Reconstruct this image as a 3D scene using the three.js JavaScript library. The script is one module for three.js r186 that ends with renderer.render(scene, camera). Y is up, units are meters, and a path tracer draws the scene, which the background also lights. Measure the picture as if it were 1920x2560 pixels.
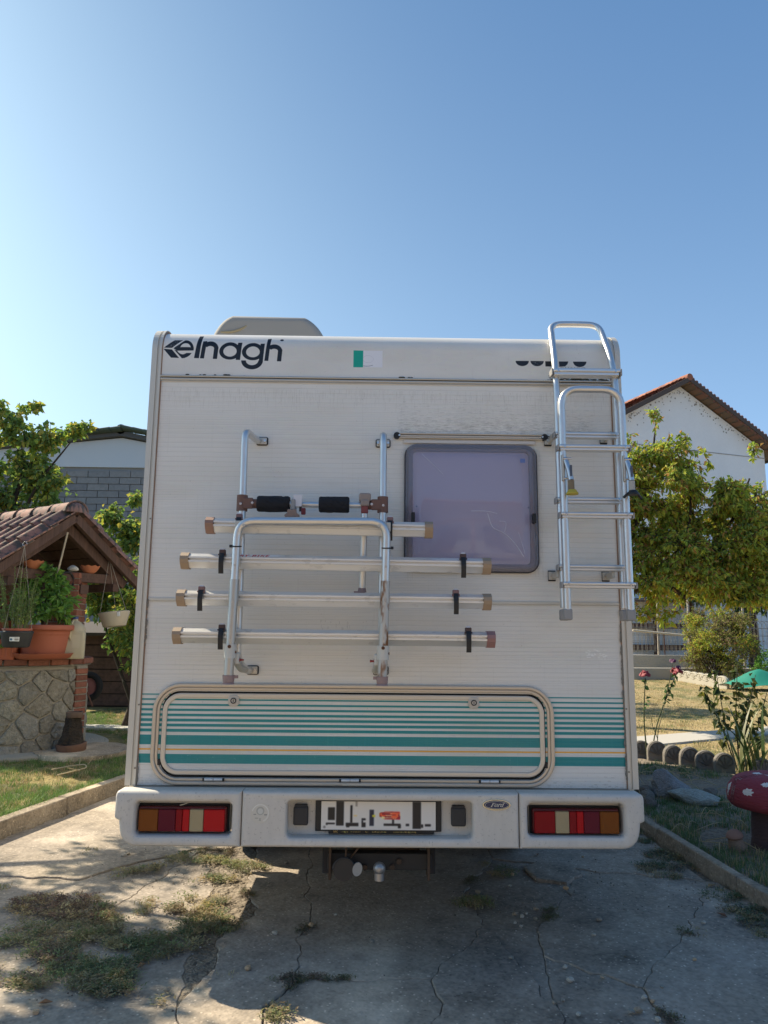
import * as THREE from 'three';
import { mergeGeometries, toCreasedNormals } from 'three/addons/utils/BufferGeometryUtils.js';
import { RoundedBoxGeometry } from 'three/addons/geometries/RoundedBoxGeometry.js';

// ---------- camera, sky, sun, exposure ----------
const scene = new THREE.Scene();
const camera = new THREE.PerspectiveCamera(69.4, 768 / 1024, 0.05, 400);
camera.position.set(-0.045, 1.38, 3.463);
camera.rotation.order = 'YXZ';
camera.rotation.set(0.1622, -0.01117, 0.00996);
scene.add(camera);

const renderer = new THREE.WebGLRenderer({ antialias: true });
renderer.setSize(768, 1024);
renderer.toneMapping = THREE.LinearToneMapping;
renderer.toneMappingExposure = 1.7;
renderer.shadowMap.enabled = true;

const sunDir = new THREE.Vector3(-0.9, 1.0, -0.52).normalize();
const SKY = 0.92;
function skyTexture() {
  const w = 512, h = 256, data = new Float32Array(w * h * 4), d = new THREE.Vector3();
  for (let j = 0; j < h; j++) for (let i = 0; i < w; i++) {
    const lat = ((j + 0.5) / h - 0.5) * Math.PI, lon = ((i + 0.5) / w - 0.5) * 2 * Math.PI;
    d.set(Math.cos(lat) * Math.cos(lon), Math.sin(lat), Math.cos(lat) * Math.sin(lon));
    const g = Math.acos(Math.min(1, Math.max(-1, d.dot(sunDir))));
    const t = Math.max(0, d.y), hz = Math.exp(-2.8 * t), gl = 23.5 * Math.exp(-4.5 * Math.sqrt(t * t + 0.12)) * Math.exp(-g / 0.29);
    const o = (j * w + i) * 4;
    data[o] = SKY * (0.015 + 0.33 * hz + gl);
    data[o + 1] = SKY * (0.083 + 0.47 * hz + gl * 1.2);
    data[o + 2] = SKY * (0.235 + 0.58 * hz + gl * 1.14);
    data[o + 3] = 1;
  }
  const t = new THREE.DataTexture(data, w, h, THREE.RGBAFormat, THREE.FloatType);
  t.mapping = THREE.EquirectangularReflectionMapping;
  t.magFilter = THREE.LinearFilter; t.minFilter = THREE.LinearFilter; t.needsUpdate = true;
  return t;
}
scene.background = skyTexture();
scene.environment = scene.background;

const sun = new THREE.DirectionalLight(new THREE.Color(1, 0.87, 0.66), 5.0);
sun.position.copy(sunDir).multiplyScalar(40);
sun.castShadow = true;
sun.shadow.mapSize.set(4096, 4096);
Object.assign(sun.shadow.camera, { left: -26, right: 26, top: 26, bottom: -26, near: 1, far: 110 });
sun.shadow.radius = 1;
scene.add(sun); scene.add(sun.target);

// ---------- helpers ----------
function mulberry(a) { return () => { a |= 0; a = a + 0x6D2B79F5 | 0; let t = Math.imul(a ^ a >>> 15, 1 | a); t = t + Math.imul(t ^ t >>> 7, 61 | t) ^ t; return ((t ^ t >>> 14) >>> 0) / 4294967296; }; }
let rnd = mulberry(20240917);
const rr = (a, b) => a + (b - a) * rnd();
const V = (x, y, z) => new THREE.Vector3(x, y, z);
const used = new Map();
function numbered(n) { const k = used.get(n) || 0; used.set(n, k + 1); return k ? n + '_' + String(k).padStart(3, '0') : n; }
function mat(c, roughness = 0.7, metalness = 0, extra = {}) {
  const physical = ['transmission', 'clearcoat', 'sheen', 'specularIntensity', 'anisotropy', 'ior', 'thickness'].some((k) => k in extra);
  return new (physical ? THREE.MeshPhysicalMaterial : THREE.MeshStandardMaterial)({ color: new THREE.Color().setRGB(c[0], c[1], c[2]), roughness, metalness, side: THREE.DoubleSide, ...extra });
}
function mesh(name, geo, m, parent) {
  const o = new THREE.Mesh(Array.isArray(geo) ? merge(geo) : geo, m);
  o.name = parent ? name : numbered(name); o.castShadow = true; o.receiveShadow = true;
  (parent || scene).add(o); return o;
}
function thing(name, label, category, pos = [0, 0, 0], group) {
  const o = new THREE.Group(); o.name = numbered(name); o.position.set(...pos);
  o.userData = { label, category }; if (group) o.userData.group = group; scene.add(o); return o;
}
function tag(o, label, category, group, kind) { Object.assign(o.userData, { label, category }); if (group) o.userData.group = group; if (kind) o.userData.kind = kind; return o; }
function part(name, parent) { const o = new THREE.Group(); o.name = name; parent.add(o); return o; }
function structure(name, geo, m, label, category) { const o = mesh(name, geo, m); o.userData = { kind: 'structure', label, category }; return o; }
function merge(list) {
  const l = list.map((g) => { let q = g.index ? g.toNonIndexed() : g; for (const k of Object.keys(q.attributes)) if (!['position', 'normal', 'uv'].includes(k)) q.deleteAttribute(k); return q; });
  return l.length > 1 ? mergeGeometries(l) : l[0];
}
function box(w, h, d, x = 0, y = 0, z = 0, r = 0, seg = 2) {
  const g = r ? new RoundedBoxGeometry(w, h, d, seg, Math.min(r, w / 2.01, h / 2.01, d / 2.01)) : new THREE.BoxGeometry(w, h, d);
  g.translate(x, y, z); return g;
}
function cyl(r0, r1, h, x = 0, y = 0, z = 0, seg = 20, axis = 'y', open = false) {
  const g = new THREE.CylinderGeometry(r1, r0, h, seg, 1, open);
  if (axis === 'x') g.rotateZ(-Math.PI / 2); if (axis === 'z') g.rotateX(Math.PI / 2);
  g.translate(x, y, z); return g;
}
// a round pipe through points with rounded bends
function pipe(pts, r, bend = 0.03, radial = 10, closedEnds = true) {
  const P = pts.map((p) => p.isVector3 ? p : V(...p)), path = new THREE.CurvePath();
  let prev = P[0], len = 0;
  for (let i = 1; i < P.length; i++) {
    if (i < P.length - 1) {
      const a = P[i - 1], b = P[i], c = P[i + 1];
      const q = Math.min(bend, b.distanceTo(a) * 0.48, b.distanceTo(c) * 0.48);
      const s = b.clone().add(a.clone().sub(b).setLength(q)), e = b.clone().add(c.clone().sub(b).setLength(q));
      if (prev.distanceTo(s) > 1e-5) path.add(new THREE.LineCurve3(prev, s));
      path.add(new THREE.QuadraticBezierCurve3(s, b, e)); prev = e;
    } else path.add(new THREE.LineCurve3(prev, P[i]));
  }
  // sample: straight ends plus fine bends
  const S = [];
  for (const c of path.curves) { const n = c.isLineCurve3 ? 1 : 7; for (let k = 0; k < n; k++) S.push(c.getPoint(k / n)); }
  S.push(P[P.length - 1].clone());
  return sweep(S, r, radial, closedEnds);
}
function sweep(S, r, radial = 8, caps = true) {
  const pos = [], nor = [], uv = [], idx = [], n = S.length;
  let T = S[1].clone().sub(S[0]).normalize(), N = Math.abs(T.y) < 0.9 ? V(0, 1, 0) : V(1, 0, 0);
  N.sub(T.clone().multiplyScalar(N.dot(T))).normalize();
  let L = 0;
  for (let i = 0; i < n; i++) {
    const t = i === 0 ? S[1].clone().sub(S[0]) : i === n - 1 ? S[n - 1].clone().sub(S[n - 2]) : S[i + 1].clone().sub(S[i]).normalize().add(S[i].clone().sub(S[i - 1]).normalize());
    t.normalize(); N.sub(t.clone().multiplyScalar(N.dot(t))).normalize();
    const B = t.clone().cross(N), R = typeof r === 'function' ? r(i / (n - 1)) : r;
    if (i) L += S[i].distanceTo(S[i - 1]);
    for (let k = 0; k <= radial; k++) {
      const a = k / radial * Math.PI * 2, c = Math.cos(a), s = Math.sin(a);
      const d = V(N.x * c + B.x * s, N.y * c + B.y * s, N.z * c + B.z * s);
      pos.push(S[i].x + d.x * R, S[i].y + d.y * R, S[i].z + d.z * R); nor.push(d.x, d.y, d.z); uv.push(k / radial, L);
    }
  }
  for (let i = 0; i < n - 1; i++) for (let k = 0; k < radial; k++) { const a = i * (radial + 1) + k, b = a + radial + 1; idx.push(a, a + 1, b, b, a + 1, b + 1); }
  if (caps) for (const e of [0, n - 1]) {
    const t = e ? S[n - 1].clone().sub(S[n - 2]).normalize() : S[0].clone().sub(S[1]).normalize(), c0 = pos.length / 3;
    pos.push(S[e].x, S[e].y, S[e].z); nor.push(t.x, t.y, t.z); uv.push(0, 0);
    for (let k = 0; k <= radial; k++) { const q = (e * (radial + 1) + k) * 3; pos.push(pos[q], pos[q + 1], pos[q + 2]); nor.push(t.x, t.y, t.z); uv.push(0, 0); }
    for (let k = 0; k < radial; k++) e ? idx.push(c0, c0 + 1 + k, c0 + 2 + k) : idx.push(c0, c0 + 2 + k, c0 + 1 + k);
  }
  const g = new THREE.BufferGeometry();
  g.setAttribute('position', new THREE.Float32BufferAttribute(pos, 3)); g.setAttribute('normal', new THREE.Float32BufferAttribute(nor, 3)); g.setAttribute('uv', new THREE.Float32BufferAttribute(uv, 2)); g.setIndex(idx);
  return g;
}
function roundRect(x0, y0, x1, y1, r, hole = false) {
  const s = hole ? new THREE.Path() : new THREE.Shape(), q = Math.PI / 2;
  s.moveTo(x0 + r, y0); s.lineTo(x1 - r, y0); s.absarc(x1 - r, y0 + r, r, -q, 0, false); s.lineTo(x1, y1 - r); s.absarc(x1 - r, y1 - r, r, 0, q, false);
  s.lineTo(x0 + r, y1); s.absarc(x0 + r, y1 - r, r, q, 2 * q, false); s.lineTo(x0, y0 + r); s.absarc(x0 + r, y0 + r, r, 2 * q, 3 * q, false); return s;
}
function extrude(shape, depth, bevel = 0, z = 0, seg = 2, curve = 10) {
  const g = new THREE.ExtrudeGeometry(shape, { depth: depth - 2 * bevel, bevelEnabled: bevel > 0, bevelSize: bevel, bevelThickness: bevel, bevelOffset: -bevel, bevelSegments: seg, curveSegments: curve });
  g.translate(0, 0, z + bevel); return g;
}
function polyShape(pts) { const s = new THREE.Shape(); pts.forEach((p, i) => i ? s.lineTo(p[0], p[1]) : s.moveTo(p[0], p[1])); s.closePath(); return s; }
function lathe(pts, seg = 28) { return new THREE.LatheGeometry(pts.map((p) => new THREE.Vector2(p[0], p[1])), seg); }
// noise
function hash(x, y, s) { let h = Math.imul(x, 374761393) ^ Math.imul(y, 668265263) ^ Math.imul(s, 974634777); h = Math.imul(h ^ h >>> 13, 1274126177); return ((h ^ h >>> 16) >>> 0) / 4294967296; }
function vnoise(x, y, s, per) {
  const xi = Math.floor(x), yi = Math.floor(y), fx = x - xi, fy = y - yi, u = fx * fx * (3 - 2 * fx), v = fy * fy * (3 - 2 * fy), m = (a) => ((a % per) + per) % per;
  const a = hash(m(xi), m(yi), s), b = hash(m(xi + 1), m(yi), s), c = hash(m(xi), m(yi + 1), s), d = hash(m(xi + 1), m(yi + 1), s);
  return a + (b - a) * u + (c - a) * v + (a - b - c + d) * u * v;
}
function fbm(u, v, f, s, oct = 4) { let t = 0, a = 0.5, n = 0; for (let o = 0; o < oct; o++) { t += a * vnoise(u * f, v * f, s + o, f); n += a; a *= 0.55; f *= 2; } return t / n; }
const sr = (l) => Math.max(0, Math.min(255, Math.round(255 * (l <= 0.0031308 ? 12.92 * l : 1.055 * Math.pow(l, 1 / 2.4) - 0.055))));
function tex(w, h, fn, rep = 1, srgb = true) {       // fn(u, v) -> linear colour or a height
  const d = new Uint8Array(w * h * 4);
  for (let j = 0; j < h; j++) for (let i = 0; i < w; i++) {
    const c = fn((i + 0.5) / w, (j + 0.5) / h, i, j), o = (j * w + i) * 4;
    if (typeof c === 'number') d[o] = d[o + 1] = d[o + 2] = Math.max(0, Math.min(255, c * 255)); else for (let k = 0; k < 3; k++) d[o + k] = srgb ? sr(c[k]) : c[k] * 255;
    d[o + 3] = 255;
  }
  const t = new THREE.DataTexture(d, w, h); t.wrapS = t.wrapT = THREE.RepeatWrapping; t.magFilter = THREE.LinearFilter; t.minFilter = THREE.LinearMipmapLinearFilter; t.generateMipmaps = true;
  t.repeat.set(rep, rep); if (srgb) t.colorSpace = THREE.SRGBColorSpace; t.needsUpdate = true; return t;
}
function canvasTex(w, h, draw) {
  const c = document.createElement('canvas'); c.width = w; c.height = h; draw(c.getContext('2d'), w, h);
  const t = new THREE.CanvasTexture(c); t.colorSpace = THREE.SRGBColorSpace; t.anisotropy = 8; return t;
}
function setUV(g, fn) {                              // uv from local position
  const p = g.attributes.position, uv = new Float32Array(p.count * 2);
  for (let i = 0; i < p.count; i++) { const q = fn(p.getX(i), p.getY(i), p.getZ(i)); uv[2 * i] = q[0]; uv[2 * i + 1] = q[1]; }
  g.setAttribute('uv', new THREE.BufferAttribute(uv, 2)); return g;
}
function boxUV(g) {                                   // metres, by the way each face points
  if (g.index) g = g.toNonIndexed(); const p = g.attributes.position, n = g.attributes.normal, uv = new Float32Array(p.count * 2);
  for (let i = 0; i < p.count; i++) { const ax = Math.abs(n.getX(i)), ay = Math.abs(n.getY(i)), az = Math.abs(n.getZ(i)); const x = p.getX(i), y = p.getY(i), z = p.getZ(i); uv[2 * i] = ax > ay && ax > az ? z : x; uv[2 * i + 1] = ay >= ax && ay > az ? z : y; }
  g.setAttribute('uv', new THREE.BufferAttribute(uv, 2)); return g;
}
function jitter(g, amt, f = 6, seed = 1) {            // lumpy surface, same offset for the same place
  const p = g.attributes.position;
  for (let i = 0; i < p.count; i++) {
    const x = p.getX(i), y = p.getY(i), z = p.getZ(i), n = (a, b, s) => vnoise(a * f + 50, b * f + 50, seed + s, 4096) - 0.5;
    p.setXYZ(i, x + amt * (n(y, z, 1) + n(y * 2, z * 2 + x, 7) * .5) * 2, y + amt * (n(x, z, 2) + n(x * 2 + y, z * 2, 8) * .5) * 2, z + amt * (n(x, y, 3) + n(x * 2, y * 2 + z, 9) * .5) * 2);
  }
  g.computeVertexNormals(); return g;
}
function place(geo, pos, rot = [0, 0, 0], scl = 1) {
  const m = new THREE.Matrix4().compose(V(...pos), new THREE.Quaternion().setFromEuler(new THREE.Euler(...rot)), typeof scl === 'number' ? V(scl, scl, scl) : V(...scl));
  return geo.clone().applyMatrix4(m);
}
// leaves: each a folded blade of four triangles, collected with a colour of its own
class Leaves {
  constructor() { this.p = []; this.c = []; this.n = 0; }
  add(o, dir, side, len, wid, col, droop = 0.25) {
    const nrm = side.clone().cross(dir).normalize(), q = (a, b, c) => [o.x + dir.x * a + side.x * b + nrm.x * c, o.y + dir.y * a + side.y * b + nrm.y * c - droop * len * (a / len) ** 2, o.z + dir.z * a + side.z * b + nrm.z * c];
    const f = wid * 0.22, B = q(0, 0, 0), M = q(len * 0.45, 0, -f * 0.6), L = q(len * 0.4, wid / 2, f), R = q(len * 0.4, -wid / 2, f), T = q(len, 0, -f * 0.4);
    this.p.push(...B, ...L, ...M, ...B, ...M, ...R, ...M, ...L, ...T, ...M, ...T, ...R);
    for (let k = 0; k < 12; k++) this.c.push(col[0], col[1], col[2]); this.n++;
  }
  geo() { const g = new THREE.BufferGeometry(); g.setAttribute('position', new THREE.Float32BufferAttribute(this.p, 3)); g.setAttribute('color', new THREE.Float32BufferAttribute(this.c, 3)); g.computeVertexNormals(); return g; }
}
const leafMat = new THREE.MeshPhysicalMaterial({ vertexColors: true, roughness: 0.93, transmission: 0.55, thickness: 0, side: THREE.DoubleSide, specularIntensity: 0.5 });
const rdir = (y = 0) => { const a = rr(0, 6.2832), u = rr(-1, 1), s = Math.sqrt(1 - u * u); return V(s * Math.cos(a), u + y, s * Math.sin(a)).normalize(); };
function pick(cols) { const c = cols[Math.floor(rnd() * cols.length)], k = rr(0.75, 1.25); return [c[0] * k * rr(.93, 1.07), c[1] * k, c[2] * k * rr(.85, 1.15)]; }
// one bough: twigs with alternating leaves filling an ellipsoid
function bough(lv, wood, c, r, n, len, cols, o = {}) {
  const per = o.per || 11, tw = Math.max(1, Math.round(n / per));
  for (let t = 0; t < tw; t++) {
    const d = rdir(o.up ?? 0.15), s = V(c[0] + d.x * r[0] * rr(0, .45), c[1] + d.y * r[1] * rr(0, .45), c[2] + d.z * r[2] * rr(0, .45)), k = rr(0.62, 1.08);
    const e = V(c[0] + d.x * r[0] * k, c[1] + d.y * r[1] * k, c[2] + d.z * r[2] * k).add(rdir().multiplyScalar(0.12 * r[0]));
    const mid = s.clone().lerp(e, 0.5).add(V(0, 0.06 * r[1], 0)), S = [s, mid, e];
    if (wood) wood.push(sweep(S, (u) => (o.twig || 0.006) * (1.1 - u * 0.7), 4, false));
    const ax = e.clone().sub(s).normalize();
    for (let i = 0; i < per; i++) {
      const u = (i + rnd()) / per, p = u < .5 ? s.clone().lerp(mid, u * 2) : mid.clone().lerp(e, u * 2 - 1);
      const out = rdir().addScaledVector(ax, 0.55).add(V(0, o.hang ?? -0.35, 0)).normalize(), L = len * rr(0.65, 1.2);
      p.addScaledVector(out, len * 0.15);
      const sd = out.clone().cross(rdir()).normalize();
      lv.add(p, out, sd, L, L * (o.wide || 0.55) * rr(.85, 1.15), pick(cols), o.droop ?? 0.25);
    }
  }
}
function limb(wood, pts, r0, r1, seg = 6) { const c = new THREE.CatmullRomCurve3(pts.map((p) => V(...p))); wood.push(sweep(c.getPoints(pts.length * 4), (u) => r0 + (r1 - r0) * u, seg)); }
// ---------- setting: ground, driveway slabs, lawns, kerbs, paths ----------
const concreteTex = tex(2048, 2048, (u, v) => {
  const a = fbm(u, v, 6, 11, 5), b = fbm(u, v, 40, 31, 3), c = fbm(u, v, 340, 51, 2), st = fbm(u, v, 14, 71, 4);
  let k = 0.265 + 0.13 * (a - 0.5) + 0.12 * (b - 0.5) + 0.16 * (c - 0.5);
  const sp = hash(Math.floor(u * 700), Math.floor(v * 700), 5); if (sp > 0.978) k += 0.34 * (sp - 0.978) / 0.022; if (sp < 0.012) k -= 0.08;
  if (st > 0.6) k += (st - 0.6) * 0.75; if (st < 0.42) k -= (0.42 - st) * 0.55;
  const w = fbm(u, v, 9, 91, 3);
  return [k * (1.08 + 0.12 * w), k * (0.93 + 0.06 * w), k * (0.79 - 0.06 * w)];
}, 0.2);
const concreteBump = tex(1024, 1024, (u, v) => 0.55 * fbm(u, v, 24, 12, 4) + 0.45 * fbm(u, v, 220, 13, 2), 0.4, false);
const concrete = mat([1, 1, 1], 0.93, 0, { map: concreteTex, bumpMap: concreteBump, bumpScale: 0.006 });
const soilTex = tex(1024, 1024, (u, v) => {
  const a = fbm(u, v, 8, 21, 5), c = fbm(u, v, 200, 22, 2), k = 0.18 + 0.11 * (a - .5) + 0.17 * (c - .5);
  return [k * 1.15, k * 0.95, k * 0.72];
}, 0.45);
const soilBump = tex(512, 512, (u, v) => fbm(u, v, 40, 33, 4), 0.9, false);
const soil = mat([1, 1, 1], 0.97, 0, { map: soilTex, bumpMap: soilBump, bumpScale: 0.03 });
const turfTex = tex(1024, 1024, (u, v) => {
  const a = fbm(u, v, 7, 41, 5), c = fbm(u, v, 190, 42, 3), dry = Math.max(0, Math.min(1, (a - 0.42) * 5)), k = 0.7 + 0.7 * c;
  return [k * (0.085 + 0.16 * dry), k * (0.095 + 0.10 * dry), k * (0.03 + 0.045 * dry)];
}, 0.3);
const turf = mat([1, 1, 1], 0.97, 0, { map: turfTex, bumpMap: soilBump, bumpScale: 0.03 });
const dryTex = tex(1024, 1024, (u, v) => {
  const a = fbm(u, v, 6, 61, 5), c = fbm(u, v, 170, 62, 3), g = Math.max(0, Math.min(1, (0.5 - a) * 4)), k = 0.65 + 0.75 * c;
  return [k * (0.34 - 0.2 * g), k * (0.26 - 0.11 * g), k * (0.125 - 0.07 * g)];
}, 0.22);
const dryTurf = mat([1, 1, 1], 0.97, 0, { map: dryTex, bumpMap: soilBump, bumpScale: 0.03 });

function flat(pts, y, th = 0) {                      // polygon in (x, z), top at y
  const s = polyShape(pts.map(([x, z]) => [x, -z])), g = th ? new THREE.ExtrudeGeometry(s, { depth: th, bevelEnabled: false }) : new THREE.ShapeGeometry(s);
  g.rotateX(-Math.PI / 2); g.translate(0, y - th, 0); return g;
}
structure('ground', boxUV(flat([[-150, 60], [150, 60], [150, -190], [-150, -190]], -0.05)), soil, 'bare brown earth under the yard', 'ground');
const LK = (z) => -2.2 - (z + 3.25) * 0.207, RK = (z) => 1.88 + Math.max(0, z + 1.4) * 0.09;   // kerb lines
structure('lawn', boxUV(flat([[LK(4) - .05, 4], [LK(-9) - .05, -9], [-1.2, -16], [-1.2, -60], [-60, -60], [-60, 4]], 0.085)), turf, 'green lawn behind the stone well', 'lawn');
const SC = [[1.2, -7.5], [2.85, -4.85], [3.46, -3.87], [5.4, -0.8], [6.2, 4]];                 // line of edging stones
structure('flower_bed', boxUV(flat([[RK(4) + .05, 4], [RK(-1.4) + .05, -1.4], [RK(-8) + .05, -8], [1.9, -8], ...SC.slice(1)], 0.075)), soil, 'shaded soil bed between driveway kerb and edging stones', 'bed');
structure('dry_lawn', boxUV(flat([[1.93, -6.4], [2.9, -4.9], [3.5, -3.9], [5.5, -0.7], [6.25, 4], [60, 4], [60, -70], [-1.15, -70], [-1.15, -16], [1.93, -16]], 0.045)), dryTurf, 'sun dried lawn beyond the scalloped edging stones', 'lawn');
structure('garden_path', boxUV(flat([[1.7, -4.95], [3.15, -5.72], [5.37, -6.98], [9.5, -9.2], [9.9, -10.1], [5.8, -7.8], [3.47, -6.6], [2.0, -5.8]].map(([x, z]) => [x, z]), 0.07, 0.05)), mat([.42, .40, .36], .95, 0, { bumpMap: concreteBump, bumpScale: .004 }), 'pale concrete path across the dry lawn', 'path');
structure('stepping_path', boxUV(flat([[-5.2, -6.75], [-1.9, -6.45], [-1.9, -6.8], [-5.2, -7.1]], 0.115, 0.05)), mat([.5, .49, .46], .95), 'narrow pale concrete path behind the stone well', 'path');

// driveway: broken slabs; every crack is a real gap
const N = { a0: [-.79, -1.62], a1: [-.74, -.9], a2: [-.61, -.47], a3: [-.34, -.46], a4: [-.44, -1.46], a5: [-.73, -.26], a6: [-.72, .24], a7: [-.35, .23], a8: [-.44, .45], a9: [-.52, 1.3], a11: [.21, .19], a12: [.1, 1.3], a13: [.5, -.34], a14: [.45, -.76], a15: [.67, .26], a17: [.74, -.29], a18: [.66, .43], a19: [.63, 1.3], a20: [.94, -.66], a21: [1.2, -1.23], a22: [1.86, -1.01], a25: [1.1, 1.3], a26: [1.04, .27], a28: [.71, -.02], a29: [.71, -1.42],
  i0: [.87, -1.24], i1: [.99, -1.36], i2: [1.17, -1.29], i3: [1.18, -1.1], i4: [1.05, -.95], i5: [.89, -1.01],
  k0: [LK(4), 4], k1: [LK(-.25), -.25], k2: [LK(-1.1), -1.1], k3: [LK(-2.6), -2.6], k4: [LK(-9), -9], l1: [-1.68, -.98], l2: [-1.48, -1.27], l3: [-1.15, -1.61], l4: [-1.49, .3], l5: [-1.04, .45], l6: [-.76, .45], f0: [-.6, 4], f1: [.1, 4], f2: [.7, 4], f3: [1.2, 4], b0: [-.7, -9], b1: [.6, -9], r0: [RK(4), 4], r1: [RK(-1), -1], r2: [RK(-9), -9] };
const faces = [['a0', 'a1', 'a2', 'a3', 'a4', 'b0x'], ['a2', 'a3', 'a7', 'a6', 'a5'], ['a6', 'a7', 'a8', 'a9', 'l6'], ['a7', 'a11', 'a12', 'a9', 'a8'], ['a3', 'a4', 'b0x', 'b1', 'a29', 'a14', 'a13', 'a11', 'a7'],
  ['a13', 'a17', 'a28', 'a15', 'a18'], ['a11', 'a13', 'a18', 'a19', 'a12'], ['a17', 'a20', 'a22', 'r1', 'a26', 'a28'], ['a28', 'a26', 'a25', 'a19', 'a18', 'a15'], ['a26', 'r1', 'r0', 'f3', 'a25'],
  ['a29', 'a21', 'a22', 'r2', 'b1'], ['i0', 'i1', 'i2', 'i3', 'i4', 'i5'], ['a9', 'a12', 'f1', 'f0'], ['a12', 'a19', 'f2', 'f1'], ['a19', 'a25', 'f3', 'f2'],
  ['k0', 'k1', 'l4', 'l5', 'l6', 'a9', 'f0'], ['k1', 'k2', 'l1', 'l2', 'l3', 'l4'], ['l3', 'l4', 'l5', 'l6', 'a6x', 'a5x', 'a1x'], ['k2', 'k3', 'k4', 'b0x', 'a0x', 'l3', 'l2', 'l1'], ['a13', 'a14', 'a29', 'a21', 'a20', 'a17'], ['a20', 'a21', 'a22'], ['a0', 'a1', 'a2', 'a5', 'a6', 'l6', 'a6x', 'a5x', 'a1x', 'a0x']];
Object.assign(N, { b0x: [-.62, -9], a6x: [-.80, .2], a5x: [-.9, -.28], a1x: [-.93, -.95], a0x: [-.95, -1.55] });
const edgeCache = {};
function crack(a, b) {                               // jagged line shared by both neighbours
  const key = a < b ? a + b : b + a;
  if (!edgeCache[key]) {
    const A = N[a < b ? a : b], B = N[a < b ? b : a], L = Math.hypot(B[0] - A[0], B[1] - A[1]), n = Math.min(60, Math.max(2, Math.round(L / 0.03))), pts = [];
    const amp = Math.min(0.06, L * 0.11), sd = Math.floor(rnd() * 1000);
    for (let i = 0; i <= n; i++) { const u = i / n, e = Math.sin(u * Math.PI), o = (fbm(u * .5, .3, Math.max(8, Math.round(L * 14)), sd, 4) - .5) * 2 * amp * Math.min(1, e * 2.5); pts.push([A[0] + (B[0] - A[0]) * u - (B[1] - A[1]) / L * o, A[1] + (B[1] - A[1]) * u + (B[0] - A[0]) / L * o]); }
    edgeCache[key] = pts;
  }
  const p = edgeCache[key]; return a < b ? p : [...p].reverse();
}
const driveway = new THREE.Group(); driveway.name = 'driveway'; driveway.userData = { kind: 'structure', label: 'cracked old concrete driveway under the camper', category: 'driveway' }; scene.add(driveway);
faces.forEach((f, fi) => {
  let P = []; f.forEach((a, i) => { const e = crack(a, f[(i + 1) % f.length]); P.push(...e.slice(0, -1)); });
  let area = 0; P.forEach((p, i) => { const q = P[(i + 1) % P.length]; area += p[0] * q[1] - q[0] * p[1]; });
  const sg = area > 0 ? 1 : -1, Q = P.map((p, i) => {
    const a = P[(i + P.length - 1) % P.length], b = P[(i + 1) % P.length], dx = b[0] - a[0], dz = b[1] - a[1], L = Math.hypot(dx, dz) || 1, w = 0.0006 + 0.0023 * vnoise(p[0] * 7 + 90, p[1] * 7 + 90, 3 + fi, 999) ** 2;
    return [p[0] - sg * dz / L * w, p[1] + sg * dx / L * w];
  });
  const th = 0.09, y = [0, .002, .006, -.003, 0, -.005, .003, .001, -.004, .004, .002, .012, 0, 0, 0, .002, -.006, -.006, .003, -.0075, -.003, -.007][fi];
  const g = new THREE.ExtrudeGeometry(polyShape(Q.map(([x, z]) => [x, -z])), { depth: th, bevelEnabled: true, bevelSize: .004, bevelThickness: .006, bevelOffset: -.004, bevelSegments: 2 });
  g.rotateX(-Math.PI / 2); g.translate(0, y - th - .006, 0);
  mesh(fi === 21 ? 'dirt_strip' : 'slab', boxUV(g), fi === 21 ? soil : concrete, driveway);
});
structure('yard', boxUV(flat([[-14, 4.02], [14, 4.02], [14, 30], [-14, 30]], 0.004, .05)), concrete, 'pale concrete yard in front of the cream house', 'yard');
structure('crack_soil', boxUV(flat([[LK(4), 4], [LK(-9), -9], [1.88, -9], [2.0, 4]], -0.010)), soil, 'dirt showing in the driveway cracks', 'soil');

// kerbs: concrete edging laid in lengths
const kerbMat = mat([.36, .35, .32], .95, 0, { map: concreteTex, bumpMap: concreteBump, bumpScale: .012 }); kerbMat.color.setRGB(1.0, .97, .9);
function kerb(name, label, line, z0, z1, step, w, top, km = kerbMat) {
  const k = new THREE.Group(); k.name = name; k.userData = { kind: 'structure', label, category: 'kerb' }; scene.add(k);
  for (let z = z0; z > z1; z -= step) {
    const a = V(line(z), 0, z), b = V(line(z - step), 0, z - step), L = a.distanceTo(b) - 0.012, g = new RoundedBoxGeometry(w, 0.2, L, 3, 0.012);
    jitter(g, 0.006, 9, Math.floor(rnd() * 900)); g.rotateY(Math.atan2(b.x - a.x, b.z - a.z)); g.translate((a.x + b.x) / 2 + rr(-.006, .006), top - .1 + rr(-.007, .007), (a.z + b.z) / 2);
    mesh('kerbstone', boxUV(g), km, k);
  }
}
kerb('lawn_kerb', 'low concrete kerb along the green lawn', (z) => LK(z) - .06, 2.5, -8.5, 1.0, .1, .115);
kerb('bed_kerb', 'low concrete kerb along the shaded flower bed', (z) => RK(z) + .035, 2.2, -7.5, 1.0, .062, .092);

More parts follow.
